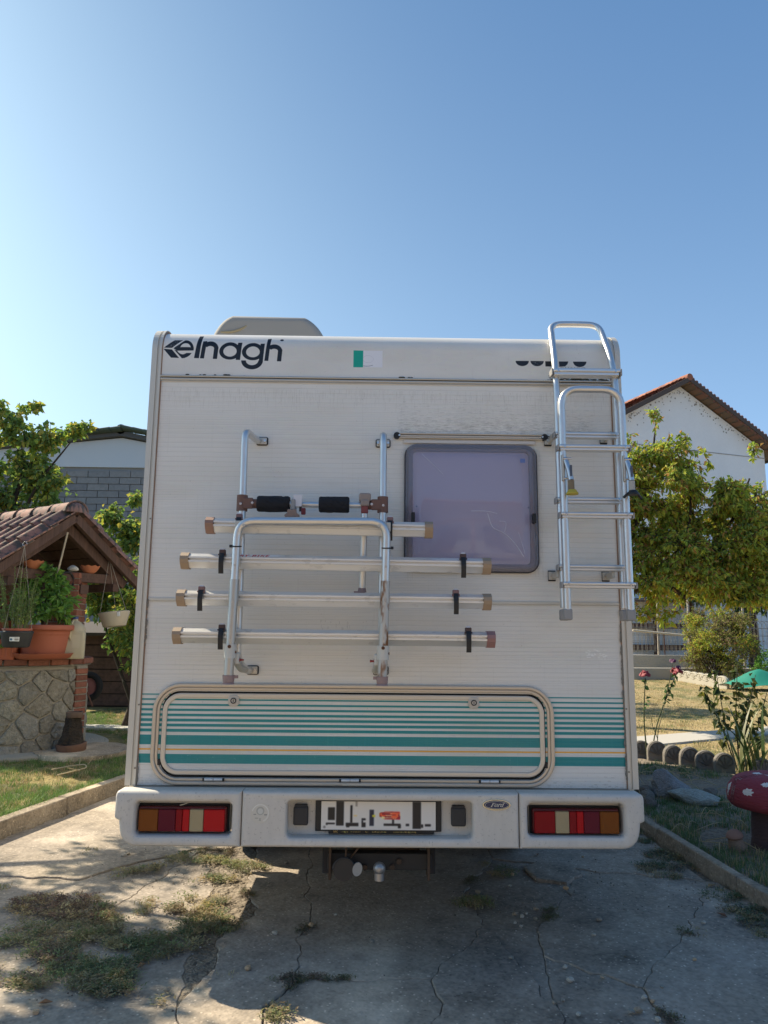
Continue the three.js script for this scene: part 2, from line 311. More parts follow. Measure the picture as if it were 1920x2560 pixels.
// pebbles on the driveway
const pebT = tex(256, 256, (u, v) => { const k = .42 + .25 * (fbm(u, v, 8, 5, 4) - .5); return [k * 1.06, k * .97, k * .8]; });
const pebG = [0, 1, 2].map((k) => { const g = jitter(new THREE.IcosahedronGeometry(0.5, 3), 0.13, 1.6, 30 + k); g.scale(1, .62, .8); return g; });
const pebM = [[1, 1, 1], [.75, .66, .56], [1.15, .85, .6], [.62, .62, .62]].map((c) => mat(c, .85, 0, { map: pebT }));
[[.67, -.48], [.7, -.45], [.73, -.49], [.76, -.42], [.65, -.37], [.67, -.33], [.79, -.55], [1.07, -.41], [.99, -.23], [.56, .02], [.77, .11], [.9, .2], [1.35, .03], [.76, .23], [.69, .39], [.65, .41], [1.01, .37], [1.03, .4], [.92, .48], [.95, .47], [1.11, .28], [.72, -.9], [.77, -1.09], [.53, -.79], [1.28, -1.45], [1.57, -.38], [1.02, -.86], [-.22, -.46], [-.04, -.14], [-.55, .14], [-.49, -.23], [-.33, -.32], [-.56, -1.29], [-1.26, .5], [-.83, .33], [-.97, -.19], [-1.58, -1.41], [-1.56, -1.44], [.72, .5], [1.0, .53]].forEach(([x, z], i) => {
  const s = rr(.018, .034), o = mesh('pebble', pebG[i % 3], pebM[Math.floor(rnd() * 4)]); o.scale.set(s, s, s); o.position.set(x, s * .22 + .003, z); o.rotation.y = rr(0, 6);
  tag(o, x < -.5 ? 'small pebble on the driveway beside the weeds' : 'small pebble lying on the cracked concrete driveway', 'pebble', x < -.5 ? 'pebbles beside the weeds' : 'pebbles on the driveway');
});
// ---------- camper van ----------
const van = thing('camper_van', 'off white camper van with teal stripes parked on the concrete driveway', 'camper van');
const GR = tex(64, 64, (u, v) => { const y = (v * 1) % 1, l = Math.exp(-(((y - .5) / .05) ** 2)); return 0.62 - 0.5 * l + 0.06 * hash(Math.floor(u * 64), Math.floor(v * 64), 3); }, 1, false);
GR.repeat.set(20, 1 / 0.0232);
const white = (m) => Object.assign(m, {});
function grime(x, w, h, n, seed) {                    // dirt specks and rain streaks on a panel
  const r = mulberry(seed);
  for (let i = 0; i < n; i++) { const px = r() * w, py = r() * h, L = 20 + r() * 160, a = 0.012 + r() * 0.03; x.fillStyle = r() > .5 ? `rgba(120,112,96,${a})` : `rgba(250,248,240,${a})`; x.fillRect(px, py, 1 + r() * 3, L); }
  for (let i = 0; i < n * 2; i++) { const px = r() * w, py = r() * h, a = 0.06 + r() * 0.2, s = .6 + r() * 1.4; x.fillStyle = `rgba(95,85,70,${a})`; x.fillRect(px, py, s, s * (1 + r() * 2)); }
  for (let i = 0; i < 90; i++) { const px = r() * w, py = r() * h, q = 30 + r() * 140, g = x.createRadialGradient(px, py, 0, px, py, q); g.addColorStop(0, `rgba(170,160,135,${.03 + r() * .05})`); g.addColorStop(1, 'rgba(170,160,135,0)'); x.fillStyle = g; x.save(); x.translate(px, py); x.scale(1.8, .6); x.translate(-px, -py); x.fillRect(px - q, py - q, 2 * q, 2 * q); x.restore(); }
}
const STR = [[1.0955, .005], [1.0735, .007], [1.0505, .0085], [1.028, .010], [1.0055, .011], [.983, .012], [.961, .0125], [.938, .013], [.8965, .042], [.8155, .040]];
function panelTex(x0, x1, y0, y1, ppm, seed, stripes, extra) {
  const w = Math.round((x1 - x0) * ppm), h = Math.round((y1 - y0) * ppm), Y = (y) => (y1 - y) * ppm;
  return canvasTex(w, h, (x) => {
    x.fillStyle = '#e3e0d9'; x.fillRect(0, 0, w, h);
    for (let y = Math.floor(y0 / .0232) * .0232; y < y1; y += .0232) { x.fillStyle = `rgba(112,108,98,${0.12 + 0.08 * hash(Math.round(y * 1000), 1, 4)})`; x.fillRect(0, Y(y), w, 1.5); x.fillStyle = 'rgba(255,253,246,.18)'; x.fillRect(0, Y(y) + 2, w, 1.6); }
    if (stripes) { for (const [c, t] of STR) { x.fillStyle = '#1e8a8c'; x.fillRect(0, Y(c + t / 2), w, t * ppm); } x.fillStyle = '#f3ad35'; x.fillRect(0, Y(.8585), w, .0062 * ppm); }
    grime(x, w, h, 420, seed);
    if (extra) extra(x, (v) => (v - x0) * ppm, Y, ppm);
  });
}
const uvIn = (x0, x1, y0, y1) => (x, y) => [(x - x0) / (x1 - x0), (y - y0) / (y1 - y0)];
function panel(name, shape, depth, z, x0, x1, y0, y1, t, parent) { const g = setUV(extrude(shape, depth, .002, z), uvIn(x0, x1, y0, y1)); return mesh(name, g, mat([1, 1, 1], .42, 0, { map: t, bumpMap: GR, bumpScale: .0016 }), parent); }
// body shell: side profile extruded across the width, with wheel arches
{
  const s = new THREE.Shape(), arc = (cz, r) => { s.lineTo(cz + r, .5); s.absarc(cz, .4, r, Math.asin(.1 / r), Math.PI - Math.asin(.1 / r), false); };
  s.moveTo(-5.6, .45); s.lineTo(-5.75, .62); s.lineTo(-5.75, 1.0); s.lineTo(-5.2, 1.25); s.lineTo(-4.75, 1.75); s.lineTo(-5.45, 2.0); s.lineTo(-5.35, 2.55); s.lineTo(-4.3, 2.82); s.lineTo(-.12, 2.835);
  s.absarc(-.125, 2.735, .1, Math.PI / 2, 0, true); s.lineTo(-.025, .71); s.lineTo(-.06, .5);
  s.lineTo(-1.28, .48); s.absarc(-1.72, .42, .44, .14, Math.PI - .14, false); s.lineTo(-4.1, .46); s.absarc(-4.55, .42, .44, .1, Math.PI - .1, false); s.closePath();
  const g = new THREE.ExtrudeGeometry(s, { depth: 2.26, bevelEnabled: true, bevelSize: .012, bevelThickness: .012, bevelOffset: -.012, bevelSegments: 2, curveSegments: 14 });
  g.rotateY(-Math.PI / 2); g.translate(1.13, 0, 0);
  // shape x was z: rotateY(-90) maps x -> z
  mesh('body', g, mat([.74, .70, .61], .45), van);
  mesh('underside', box(1.9, .06, 5.0, 0, .56, -2.8), mat([.03, .03, .03], .9), van);
}
const dirtyDark = (x, X, Y, p) => {                     // moss and grime that lies above the window rail and below the roof strip
  const r = mulberry(77);
  for (let i = 0; i < 2600; i++) { const u = r(), px = X(.05 + .95 * r()), d = Math.abs(r() + r() + r() - 1.5) / 1.5, py = Y(2.335 + d * .17 * (0.5 + u)); x.fillStyle = `rgba(78,74,64,${.03 + .07 * r()})`; x.fillRect(px, py, 4 + r() * 22, 1 + r() * 2.5); }
  for (let i = 0; i < 900; i++) { const px = X(-1.08 + 2.2 * r()), py = Y(2.55 - r() * r() * .1); x.fillStyle = `rgba(105,95,78,${.03 + .05 * r()})`; x.fillRect(px, py, 1 + r() * 2, 6 + r() * 40); }
  for (const cx of [.105, .72]) for (let i = 0; i < 260; i++) { const px = X(cx + (r() - .5) * .05), py = Y(2.28 - r() * .62); x.fillStyle = `rgba(90,86,76,${.02 + .05 * r()})`; x.fillRect(px, py, 1 + r() * 2, 10 + r() * 40); }
};
const upT = panelTex(-1.1, 1.1, 1.525, 2.59, 900, 5, false, dirtyDark);
const lowT = panelTex(-1.1, 1.1, .70, 1.525, 900, 6, true, (x, X, Y, p) => {
  const r = mulberry(78);
  for (let i = 0; i < 26; i++) { x.fillStyle = `rgba(252,250,244,${.35 + .4 * r()})`; x.fillRect(X(.93 + r() * .09), Y(1.27 + r() * .045), 4 + r() * 14, 2 + r() * 3); }
  for (let i = 0; i < 700; i++) { const px = X(-1.1 + 2.2 * r()), py = Y(.70 + r() * r() * .06); x.fillStyle = `rgba(90,78,60,${.05 + .08 * r()})`; x.fillRect(px, py, 2 + r() * 16, 1 + r() * 3); }
  for (let i = 0; i < 40; i++) { x.fillStyle = `rgba(60,55,48,${.25 * r()})`; x.fillRect(X(-.3 + r() * .25), Y(1.44 - r() * .06), 1.5, 4 + r() * 12); }
});
const win = { x0: .095, x1: .718, y0: 1.668, y1: 2.275 };
{
  const s = polyShape([[-1.1, 1.531], [1.1, 1.531], [1.1, 2.585], [-1.1, 2.585]]); s.holes.push(roundRect(win.x0 + .04, win.y0 + .04, win.x1 - .04, win.y1 - .04, .05, true));
  panel('rear_panel', s, .02, -.02, -1.1, 1.1, 1.525, 2.59, upT, van);
  const l = polyShape([[-1.1, .70], [1.1, .70], [1.1, 1.519], [-1.1, 1.519]]); l.holes.push(roundRect(-1.0, .735, .735, 1.11, .075, true));
  panel('rear_panel', l, .02, -.02, -1.1, 1.1, .70, 1.525, lowT, van);
}
const trimMat = mat([.62, .59, .52], .45, .25), alu = mat([.70, .70, .69], .33, .9), aluDull = mat([.56, .53, .47], .5, .7), black = mat([.012, .012, .013], .55), rubber = mat([.016, .016, .017], .8), brown = mat([.17, .085, .06], .6), steel = mat([.62, .61, .6], .25, 1), dirtSeam = mat([.12, .10, .08], .95);
mesh('seam_strip', [box(2.2, .016, .008, 0, 1.525, 0, .004), box(2.2, .003, .004, 0, 1.5155, .001)], trimMat, van);
// roof cap with the maker's name and the worn half letters, printed on it
function capProfile(n) { const o = []; o.push([2.60, 0, 0]); o.push([2.75, 0, .15]); for (let i = 1; i <= 14; i++) { const p = i / 14 * Math.PI / 2; o.push([2.75 + .105 * Math.sin(p), -.105 + .105 * Math.cos(p), .15 + .105 * p]); } o.push([2.858, -.5, .71]); return o; }
{
  const P = capProfile(), x0 = -1.105, x1 = 1.105, pos = [], uv = [], idx = [], nx = 2, H = .42;
  P.forEach(([y, z, s]) => { for (const x of [x0, x1]) { pos.push(x, y, z + .004); uv.push((x - x0) / (x1 - x0), Math.min(1, s / H)); } });
  for (let i = 0; i < P.length - 1; i++) { const a = 2 * i; idx.push(a, a + 1, a + 2, a + 2, a + 1, a + 3); }
  const g = new THREE.BufferGeometry(); g.setAttribute('position', new THREE.Float32BufferAttribute(pos, 3)); g.setAttribute('uv', new THREE.Float32BufferAttribute(uv, 2)); g.setIndex(idx); g.computeVertexNormals();
  const W = 2048, HH = 390, ppm = W / 2.21;
  const t = canvasTex(W, HH, (c) => {
    c.fillStyle = '#e3e0d9'; c.fillRect(0, 0, W, HH); grime(c, W, HH, 160, 9);
    // place on the cap: image measure -> metres along x, metres along the curve
    const sOf = (py, px) => { const d = (942.4 + .0068 * (px - 402)) - py, q = d / 490; return q <= .15 ? q : .15 + (q - .15) * (1 + (q - .15) * 8.5); };
    const at = (zx, zy, ox = 380, oy = 800, k = 4.879) => { const px = ox + zx / k, py = oy + zy / k, s = sOf(py, px), x = -1.1 + (px - 404) / 514 + (px - 404) / 514 * .006; return [(x + 1.105) * ppm, HH - s / H * HH]; };
    const poly = (pts) => { c.beginPath(); pts.forEach((p, i) => { const q = at(...p); i ? c.lineTo(...q) : c.moveTo(...q); }); c.closePath(); c.fill(); };
    const ring = (cx, cy, rx, ry, a0, a1, n = 40) => Array.from({ length: n + 1 }, (_, i) => { const a = a0 + (a1 - a0) * i / n; return [cx + rx * Math.cos(a), cy + ry * Math.sin(a)]; });
    const band = (cx, cy, rx, ry, w, a0, a1, wy = w) => poly([...ring(cx, cy, rx, ry, a0, a1), ...ring(cx, cy, rx - w, ry - wy, a1, a0)]);
    const ink = '#15161c'; c.fillStyle = ink; const PI = Math.PI;
    poly([[135, 338], [258, 258], [358, 257], [235, 340]]); poly([[132, 352], [234, 360], [326, 463], [228, 460]]);
    // e
    poly([[252, 345], [330, 292], [385, 258], ...ring(395, 350, 104, 93, -1.5, .22, 24), [298, 374]]);
    poly([[262, 362], [298, 374], [318, 398], [345, 416], [372, 420], [395, 412], [412, 402], [476, 402], [455, 428], [425, 450], [392, 464], [361, 467]]);
    poly([[553, 212], [600, 210], [568, 465], [508, 463]]); // l
    poly([[608, 268], [656, 264], [629, 467], [580, 466]]); band(700, 345, 100, 78, 52, -2.6, 0, 48); poly([[748, 330], [800, 330], [788, 472], [737, 471]]); // n
    band(942, 377, 131, 102, 49, 0, 2 * PI, 36); c.fillStyle = ink; poly([[1036, 280], [1087, 278], [1068, 483], [1016, 481]]); // a
    band(1222, 383, 134, 102, 50, 0, 2 * PI, 36); poly([[1312, 288], [1363, 287], [1346, 500], [1298, 500]]); band(1216, 488, 132, 108, 56, 0, PI, 50); // g
    poly([[1396, 238], [1440, 234], [1412, 492], [1365, 490]]); band(1480, 372, 100, 78, 52, -2.5, 0, 48); poly([[1528, 355], [1580, 355], [1570, 497], [1518, 496]]); // h
    poly(ring(1568, 250, 22, 10, 0, 6.2832, 18));
    c.fillStyle = '#e3e0d9'; poly([...ring(398, 335, 62, 48, PI, 2 * PI, 16), [450, 330], [345, 330]]);
    for (let i = 0; i < 120; i++) { c.fillStyle = 'rgba(205,202,195,.75)'; const q = at(rr(170, 330), rr(262, 335)); c.fillRect(q[0], q[1], rr(.8, 2.2), rr(.8, 2)); }
    for (let i = 0; i < 700; i++) { c.fillStyle = 'rgba(190,188,182,.5)'; const q = at(rr(250, 1590), rr(215, 590)); c.fillRect(q[0], q[1], rr(.5, 1.2), rr(.5, 1.2)); }
    // half letters and ghost name
    const R = (zx, zy) => [zx, zy, 1260, 860, 5.53], half = (a, b, y, h) => poly([R(a, y), ...Array.from({ length: 17 }, (_, i) => { const u = PI - PI * i / 16; return R((a + b) / 2 + (b - a) / 2 * Math.cos(u), y + h * Math.sin(u)); })]);
    c.fillStyle = ink; half(163, 348, 200, 72); half(371, 555, 200, 72);
    poly([R(576, 203), R(690, 203), R(690, 276), R(578, 276)]);
    poly([R(765, 204), R(897, 204), R(885, 240), R(850, 272), R(770, 278)]); half(963, 1150, 205, 74);
    for (let i = 0; i < 40; i++) { c.fillStyle = 'rgba(205,202,195,.6)'; const q = at(...R(rr(390, 540), rr(205, 255))); c.fillRect(q[0], q[1], rr(1, 4), rr(.6, 1.4)); }
    const q = at(...R(770, 332)); c.fillStyle = 'rgba(150,148,142,.55)'; c.font = 'bold 25px sans-serif'; c.save(); c.translate(q[0], q[1]); c.scale(1.42, 1); c.fillText('CUNEO', 0, 0); c.restore();
    // flag sticker, its red faded away
    const B = (zx, zy) => at(zx, zy, 840, 840, 10.37), f = (a, b, y0, y1, col) => { c.fillStyle = col; const p = B(a, y0), e = B(b, y1); c.fillRect(p[0], p[1], e[0] - p[0], e[1] - p[1]); };
    f(440, 1195, 340, 780, '#e6e6ea'); f(440, 692, 340, 780, '#12a38c'); c.strokeStyle = 'rgba(90,92,105,.8)'; c.lineWidth = 2; c.beginPath(); const e0 = B(700, 742), e1 = B(945, 722); c.moveTo(...e0); c.quadraticCurveTo((e0[0] + e1[0]) / 2, e0[1] + 4, ...e1); c.stroke();
    c.strokeStyle = 'rgba(150,150,165,.5)'; c.lineWidth = 1; c.beginPath(); c.ellipse((B(820, 0)[0]), B(0, 560)[1], 24, 17, 0, 0, 6.3); c.stroke();
    // moss on the lower lip
    const r = mulberry(4); for (let i = 0; i < 300; i++) { const k = r(), xx = k < .7 ? .78 + .3 * r() : k < .8 ? -1.0 + .25 * r() : -1.05 + 2.1 * r(), s = (k < .55 ? .03 : .006) * r() * r(); c.fillStyle = `rgba(${50 + 30 * r()},${48 + 25 * r()},${38 + 15 * r()},${.35 + .5 * r()})`; c.fillRect((xx + 1.105) * ppm, HH - (s + .006) / H * HH, 2 + r() * 10, 1.5 + r() * 3.5); }
  });
  const o = mesh('roof_cap', g, mat([1, 1, 1], .33, 0, { map: t }), van); o.userData.label = 'curved roof cap with dark lettering';
  mesh('roof_strip', [box(2.2, .010, .014, 0, 2.604, .007, .004), box(2.2, .012, .010, 0, 2.590, .006, .004), box(2.2, .004, .004, 0, 2.5815, .004)], aluDull, van);
  // lumps of dried moss and old sealant along the strip
  const ml = []; const r = mulberry(14); for (let i = 0; i < 40; i++) { const x = i < 30 ? .80 + .28 * r() : -1.04 + .3 * r() + (r() > .7 ? .9 : 0), g2 = new THREE.IcosahedronGeometry(.003 + .004 * r(), 1); g2.scale(1.8, .6, .8); g2.translate(x, 2.611 + (i < 26 ? .022 * r() * r() : 0), .011); ml.push(g2); }
  mesh('moss_crust', ml, mat([.05, .048, .035], .98), van).userData.kind = 'stuff';
}
// corner trims follow the rear edge up over the roof
for (const s of [-1, 1]) {
  const prof = []; prof.push([.70, 0]); prof.push([2.745, 0]); for (let i = 1; i <= 10; i++) { const p = i / 10 * Math.PI / 2; prof.push([2.745 + .122 * Math.sin(p), -.122 + .122 * Math.cos(p)]); } prof.push([2.873, -.6]);
  const strip = (xa, xb, lift) => {                    // ribbon with thickness along the profile
    const pos = [], idx = []; prof.forEach(([y, z], i) => { const a = prof[Math.max(0, i - 1)], b = prof[Math.min(prof.length - 1, i + 1)], ty = b[0] - a[0], tz = b[1] - a[1], L = Math.hypot(ty, tz), ny = -tz / L, nz = ty / L; for (const [x, l] of [[xa, -.02], [xa, lift], [xb, lift], [xb, -.02]]) pos.push(x, y + ny * l, z + nz * l); });
    for (let i = 0; i < prof.length - 1; i++) for (let k = 0; k < 3; k++) { const a = 4 * i + k; idx.push(a, a + 4, a + 1, a + 1, a + 4, a + 5); } idx.push(0, 1, 2, 0, 2, 3);
    const g = new THREE.BufferGeometry(); g.setAttribute('position', new THREE.Float32BufferAttribute(pos, 3)); g.setIndex(idx); const q = g.toNonIndexed(); q.computeVertexNormals(); setUV(q, (x, y) => [x, y]); return q;
  };
  mesh('corner_trim', [strip(s * 1.148, s * 1.122, .010), strip(s * 1.1215, s * 1.1115, .004), strip(s * 1.111, s * 1.100, .012)], trimMat, van);
  mesh('trim_insert', strip(s * 1.1000, s * 1.096, .006), mat([.33, .20, .13], .8), van);
  const r = mulberry(31 + s), cr = []; for (let i = 0; i < 90; i++) { const y = s > 0 ? .74 + .75 * r() : (r() > .5 ? 1.3 + .22 * r() : .72 + .1 * r()), g2 = new THREE.IcosahedronGeometry(.003 + .004 * r(), 0); g2.scale(.8, 2.2, .8); g2.translate(s * (1.094 + .005 * r()), y, .006); cr.push(g2); }
  if (s > 0) mesh('sealant_crust', cr, mat([.22, .20, .17], .95), van).userData.kind = 'stuff'; else mesh('sealant_crust', cr.slice(0, 40), mat([.22, .20, .17], .95), van).userData.kind = 'stuff';
  for (const y of [.775, 1.05, 1.9]) mesh('screw', cyl(.004, .004, .004, s * 1.105, y, .012, 8, 'z'), mat([.2, .18, .15], .5, .6), van);
}
// window: hinged acrylic pane over a pale blind
{
  const w = part('window', van), { x0, x1, y0, y1 } = win, tint = [.42, .40, .62];
  const f = roundRect(x0, y0, x1, y1, .055); f.holes.push(roundRect(x0 + .03, y0 + .03, x1 - .03, y1 - .03, .04, true));
  mesh('rubber_seal', extrude(roundRectRing(x0 - .006, y0 - .006, x1 + .006, y1, .058, .02), .022, .004, 0), mat([.03, .027, .035], .6), w);
  const nu = 44, nv = 44, pos = [], uv = [], idx = [], step = (a) => { const q = Math.max(0, Math.min(1, a)); return q * q * (3 - 2 * q); };
  for (let j = 0; j <= nv; j++) for (let i = 0; i <= nu; i++) {
    const u = i / nu * 2 - 1, v = j / nv * 2 - 1, X = (x1 - x0) / 2, Y = (y1 - y0) / 2, R = .055, px = u * X, py = v * Y;
    let ex = px, ey = py; const cx = X - R, cy = Y - R; if (Math.abs(px) > cx && Math.abs(py) > cy) { const dx = Math.abs(px) - cx, dy = Math.abs(py) - cy, m = Math.max(dx, dy), l = Math.hypot(dx, dy); if (l > 0) { ex = Math.sign(px) * (cx + dx * m / l); ey = Math.sign(py) * (cy + dy * m / l); } }
    const d = Math.min(X - Math.abs(ex), Y - Math.abs(ey)), z = .024 + .006 * step(d / .012) - .006 * step((d - .03) / .012) + .020 * step((d - .038) / .03) + .024 * (1 - (ex / X) ** 2) * (1 - (ey / Y) ** 2);
    pos.push((x0 + x1) / 2 + ex, (y0 + y1) / 2 + ey, z); uv.push(i / nu, j / nv);
  }
  for (let j = 0; j < nv; j++) for (let i = 0; i < nu; i++) { const a = j * (nu + 1) + i, b = a + nu + 1; idx.push(a, a + 1, b, b, a + 1, b + 1); }
  const g = new THREE.BufferGeometry(); g.setAttribute('position', new THREE.Float32BufferAttribute(pos, 3)); g.setAttribute('uv', new THREE.Float32BufferAttribute(uv, 2)); g.setIndex(idx); g.computeVertexNormals();
  mesh('acrylic_pane', g, mat([.80, .775, .86], .04, 0, { transmission: .84, thickness: 0, ior: 1.49 }), w);
  mesh('inner_frame', extrude(roundRectRing(x0 + .012, y0 + .012, x1 - .012, y1 - .012, .045, .022), .012, .003, .006), mat([.10, .095, .13], .5), w);
  mesh('blind', extrude(roundRect(x0 + .03, y0 + .03, x1 - .03, y1 - .03, .04), .006, .001, .002), mat([.47, .45, .54], .6), w);
  for (const [x, y] of [[x1 - .022, 1.935 - .02], [x0 + .034, 1.915]]) mesh('latch', box(.018, .046, .024, x, y, .052, .004), black, w);
  { const sc = []; const zz = (x, y) => { const ex = x - (x0 + x1) / 2, ey = y - (y0 + y1) / 2, X = (x1 - x0) / 2, Y = (y1 - y0) / 2; return .0455 + .024 * (1 - (ex / X) ** 2) * (1 - (ey / Y) ** 2); }; const ln = (pts, w) => { const c = new THREE.CatmullRomCurve3(pts.map(([x, y]) => V(x, y, zz(x, y) + .0006))); sc.push(sweep(c.getPoints(18).map((p) => V(p.x, p.y, zz(p.x, p.y) + .0006)), w, 4, false)); };
    ln([[.40, 1.945], [.47, 1.945], [.52, 1.935]], .0012); ln([[.475, 1.935], [.50, 1.87], [.55, 1.845], [.60, 1.80], [.645, 1.735]], .0016); ln([[.53, 1.90], [.56, 1.895], [.555, 1.85]], .0010); ln([[.62, 1.85], [.635, 1.80], [.65, 1.75]], .0009); ln([[.17, 2.22], [.22, 2.17], [.27, 2.12]], .0008);
    const o = mesh('residue_lines', sc, mat([.62, .62, .68], .8), w); o.userData.kind = 'stuff'; }
  mesh('maker_sticker', box(.024, .02, .0008, x1 - .072, y1 - .085, .0615), mat([.12, .18, .42], .5), w);
  for (const x of [x0 + .05, x1 - .05]) mesh('hinge_dot', cyl(.004, .004, .004, x, 1.965, .062, 10, 'z'), mat([.1, .12, .2], .4), w);
}
function roundRectRing(x0, y0, x1, y1, r, t) { const s = roundRect(x0, y0, x1, y1, r); s.holes.push(roundRect(x0 + t, y0 + t, x1 - t, y1 - t, Math.max(.002, r - t), true)); return s; }
{
  const r = part('rain_rail', van), tan = mat([.62, .55, .46], .42, .6);
  mesh('rail', [box(.70, .007, .014, .408, 2.329, .009, .003), box(.70, .009, .010, .408, 2.318, .007, .003), box(.70, .007, .013, .408, 2.309, .009, .003)], tan, r);
  mesh('drip_strip', box(.636, .018, .006, .402, 2.291, .006, .002), mat([.66, .60, .53], .45, .5), r);
  for (const x of [.052, .764]) { mesh('end_cap', cyl(.016, .016, .02, x, 2.318, .010, 16, 'z'), black, r); mesh('end_screw', cyl(.005, .005, .004, x + (x < .4 ? .012 : -.012), 2.318, .022, 10, 'z'), steel, r); }
}
// storage hatch
{
  const h = part('storage_hatch', van), X0 = -1.042, X1 = .775, Y0 = .703, Y1 = 1.147, R = .125, tan = mat([.60, .52, .42], .42, .55);
  mesh('frame', [extrude(roundRectRing(X0, Y0, X1, Y1, R, .018), .016, .006, .0, 3, 16), extrude(roundRectRing(X0 + .0185, Y0 + .0185, X1 - .0185, Y1 - .0185, R - .018, .013), .010, .003, .0, 2, 16)], tan, h);
  mesh('gap_seal', extrude(roundRectRing(X0 + .032, Y0 + .032, X1 - .032, Y1 - .032, R - .03, .016), .006, .001, -.012, 2, 16), rubber, h);
  const a0 = X0 + .044, a1 = X1 - .044, b0 = Y0 + .044, b1 = Y1 - .044;
  mesh('door_rim', extrude(roundRectRing(a0, b0, a1, b1, R - .044, .022), .014, .005, -.002, 3, 16), mat([.64, .58, .49], .42, .45), h);
  const t = panelTex(a0, a1, b0, b1, 1000, 15, true, (x, X, Y) => { const r = mulberry(8); for (let i = 0; i < 60; i++) { x.fillStyle = `rgba(225,235,232,${.15 + .4 * r()})`; const k = r(), px = X(k < .5 ? .1 + .5 * r() : -.95 + .7 * r()), py = Y(.8 + .17 * r()); x.save(); x.translate(px, py); x.rotate(r() * 3); x.fillRect(0, 0, 1 + r() * 9, 1); x.restore(); } });
  panel('door_panel', roundRect(a0 + .021, b0 + .021, a1 - .021, b1 - .021, R - .066), .008, -.004, a0, a1, b0, b1, t, h);
  for (const x of [-.679, .41]) {
    mesh('lock', [extrude(roundRect(x - .025, 1.046, x + .025, 1.097, .017), .012, .004, .003), cyl(.014, .014, .006, x, 1.0715, .017, 20, 'z')], mat([.55, .52, .47], .5, .3), h);
    mesh('keyhole', [new THREE.TorusGeometry(.011, .0022, 8, 22).translate(x, 1.0715, .0205), box(.003, .012, .002, x, 1.0715, .021)], black, h);
  }
  for (const x of [-.754, -.146, .478]) { mesh('hinge', [cyl(.0075, .0075, .038, x - .0205, .729, .014, 12, 'x'), cyl(.0075, .0075, .038, x + .0205, .729, .014, 12, 'x')], mat([.72, .71, .69], .4, .6), h); for (const k of [-.044, .044]) mesh('hinge_pin_cap', cyl(.006, .006, .008, x + k, .729, .013, 10, 'x'), black, h); }
  for (const x of [X0 + .04, X1 - .04]) mesh('stop_block', box(.014, .026, .014, x, .80, .004, .003), black, h);
  mesh('frame_joint', box(.16, .008, .003, -.10, .712, .0165), mat([.66, .60, .50], .45, .5), h);
}
// bumper in three pieces, with recesses for lamps and plate
const bumpT = tex(1024, 512, (u, v) => { const a = fbm(u, v, 7, 44, 5), b = fbm(u, v * .3, 60, 45, 3), s = fbm(u, v, 150, 46, 2); let k = .60 + .14 * (a - .5) + .06 * (b - .5); if (s > .74) k -= (s - .74) * 1.2; return [k, k * (.965 - .03 * a), k * (.90 - .08 * a)]; }, 1.0);
const bumpM = mat([1, 1, 1], .6, 0, { map: bumpT }), bumpDirt = mat([.30, .29, .27], .7);
{
  const B = (x0, x1, side, holes) => {
    const y0 = .473, y1 = .700, r = .075, s = new THREE.Shape();
    if (side < 0) { s.moveTo(x1, y0); s.lineTo(x1, y1); s.lineTo(x0 + .02, y1); s.quadraticCurveTo(x0, y1, x0, y1 - .03); s.lineTo(x0, .592); s.lineTo(x0 + .004, .585); s.lineTo(x0 + .02, .578); s.lineTo(x0 + .022, y0 + r + .01); s.quadraticCurveTo(x0 + .03, y0, x0 + .03 + r, y0); s.closePath(); }
    else if (side > 0) { s.moveTo(x0, y0); s.lineTo(x0, y1); s.lineTo(x1 - .02, y1); s.quadraticCurveTo(x1, y1, x1, y1 - .03); s.lineTo(x1, .592); s.lineTo(x1 - .004, .585); s.lineTo(x1 - .02, .578); s.lineTo(x1 - .022, y0 + r + .01); s.quadraticCurveTo(x1 - .03, y0, x1 - .03 - r, y0); s.closePath(); }
    else { s.moveTo(x0, y0); s.lineTo(x1, y0); s.lineTo(x1, y1); s.lineTo(x0, y1); s.closePath(); }
    for (const h of holes) s.holes.push(roundRect(...h, true));
    return boxUV(toCreasedNormals(extrude(s, .10, .016, .02, 4, 10), .6));
  };
  mesh('bumper', B(-1.150, -.609, -1, [[-1.062, .517, -.648, .656, .022]]), bumpM, van);
  mesh('bumper', B(-.6055, .5865, 0, [[-.412, .512, .388, .664, .022]]), bumpM, van);
  mesh('bumper', B(.590, 1.132, 1, [[.625, .522, 1.045, .660, .022]]), bumpM, van);
  mesh('bumper_shelf', box(2.2, .012, .06, 0, .6935, 0), mat([.30, .26, .21], .8), van);
  mesh('plate_recess', boxUV(box(.84, .19, .02, -.012, .588, .042)), bumpM, van);
  for (const x of [-.6072, .5882]) mesh('seam_filler', box(.004, .22, .08, x, .587, .06), dirtSeam, van);
  // corner wrap at each side
  for (const s of [-1, 1]) mesh('bumper_return', box(.06, .2, .42, s < 0 ? -1.105 : 1.09, .588, -.18, .025, 3), bumpM, van);
}
const lensBump = tex(64, 64, (u, v) => { const a = Math.abs(((u * 8) % 1) - .5), b = Math.abs(((v * 8) % 1) - .5); return Math.max(a, b) * 2; }, 1, false); lensBump.repeat.set(110, 110);
const lens = (c, t = .0) => mat(c, .28, 0, { specularIntensity: .45, bumpMap: lensBump, bumpScale: .0006 });
const L_ = { amber: lens([.21, .06, .006]), wine: lens([.13, .008, .02]), red: lens([.26, .004, .007]), cream: lens([.44, .35, .20]), glow: lens([.46, .006, .009]) };
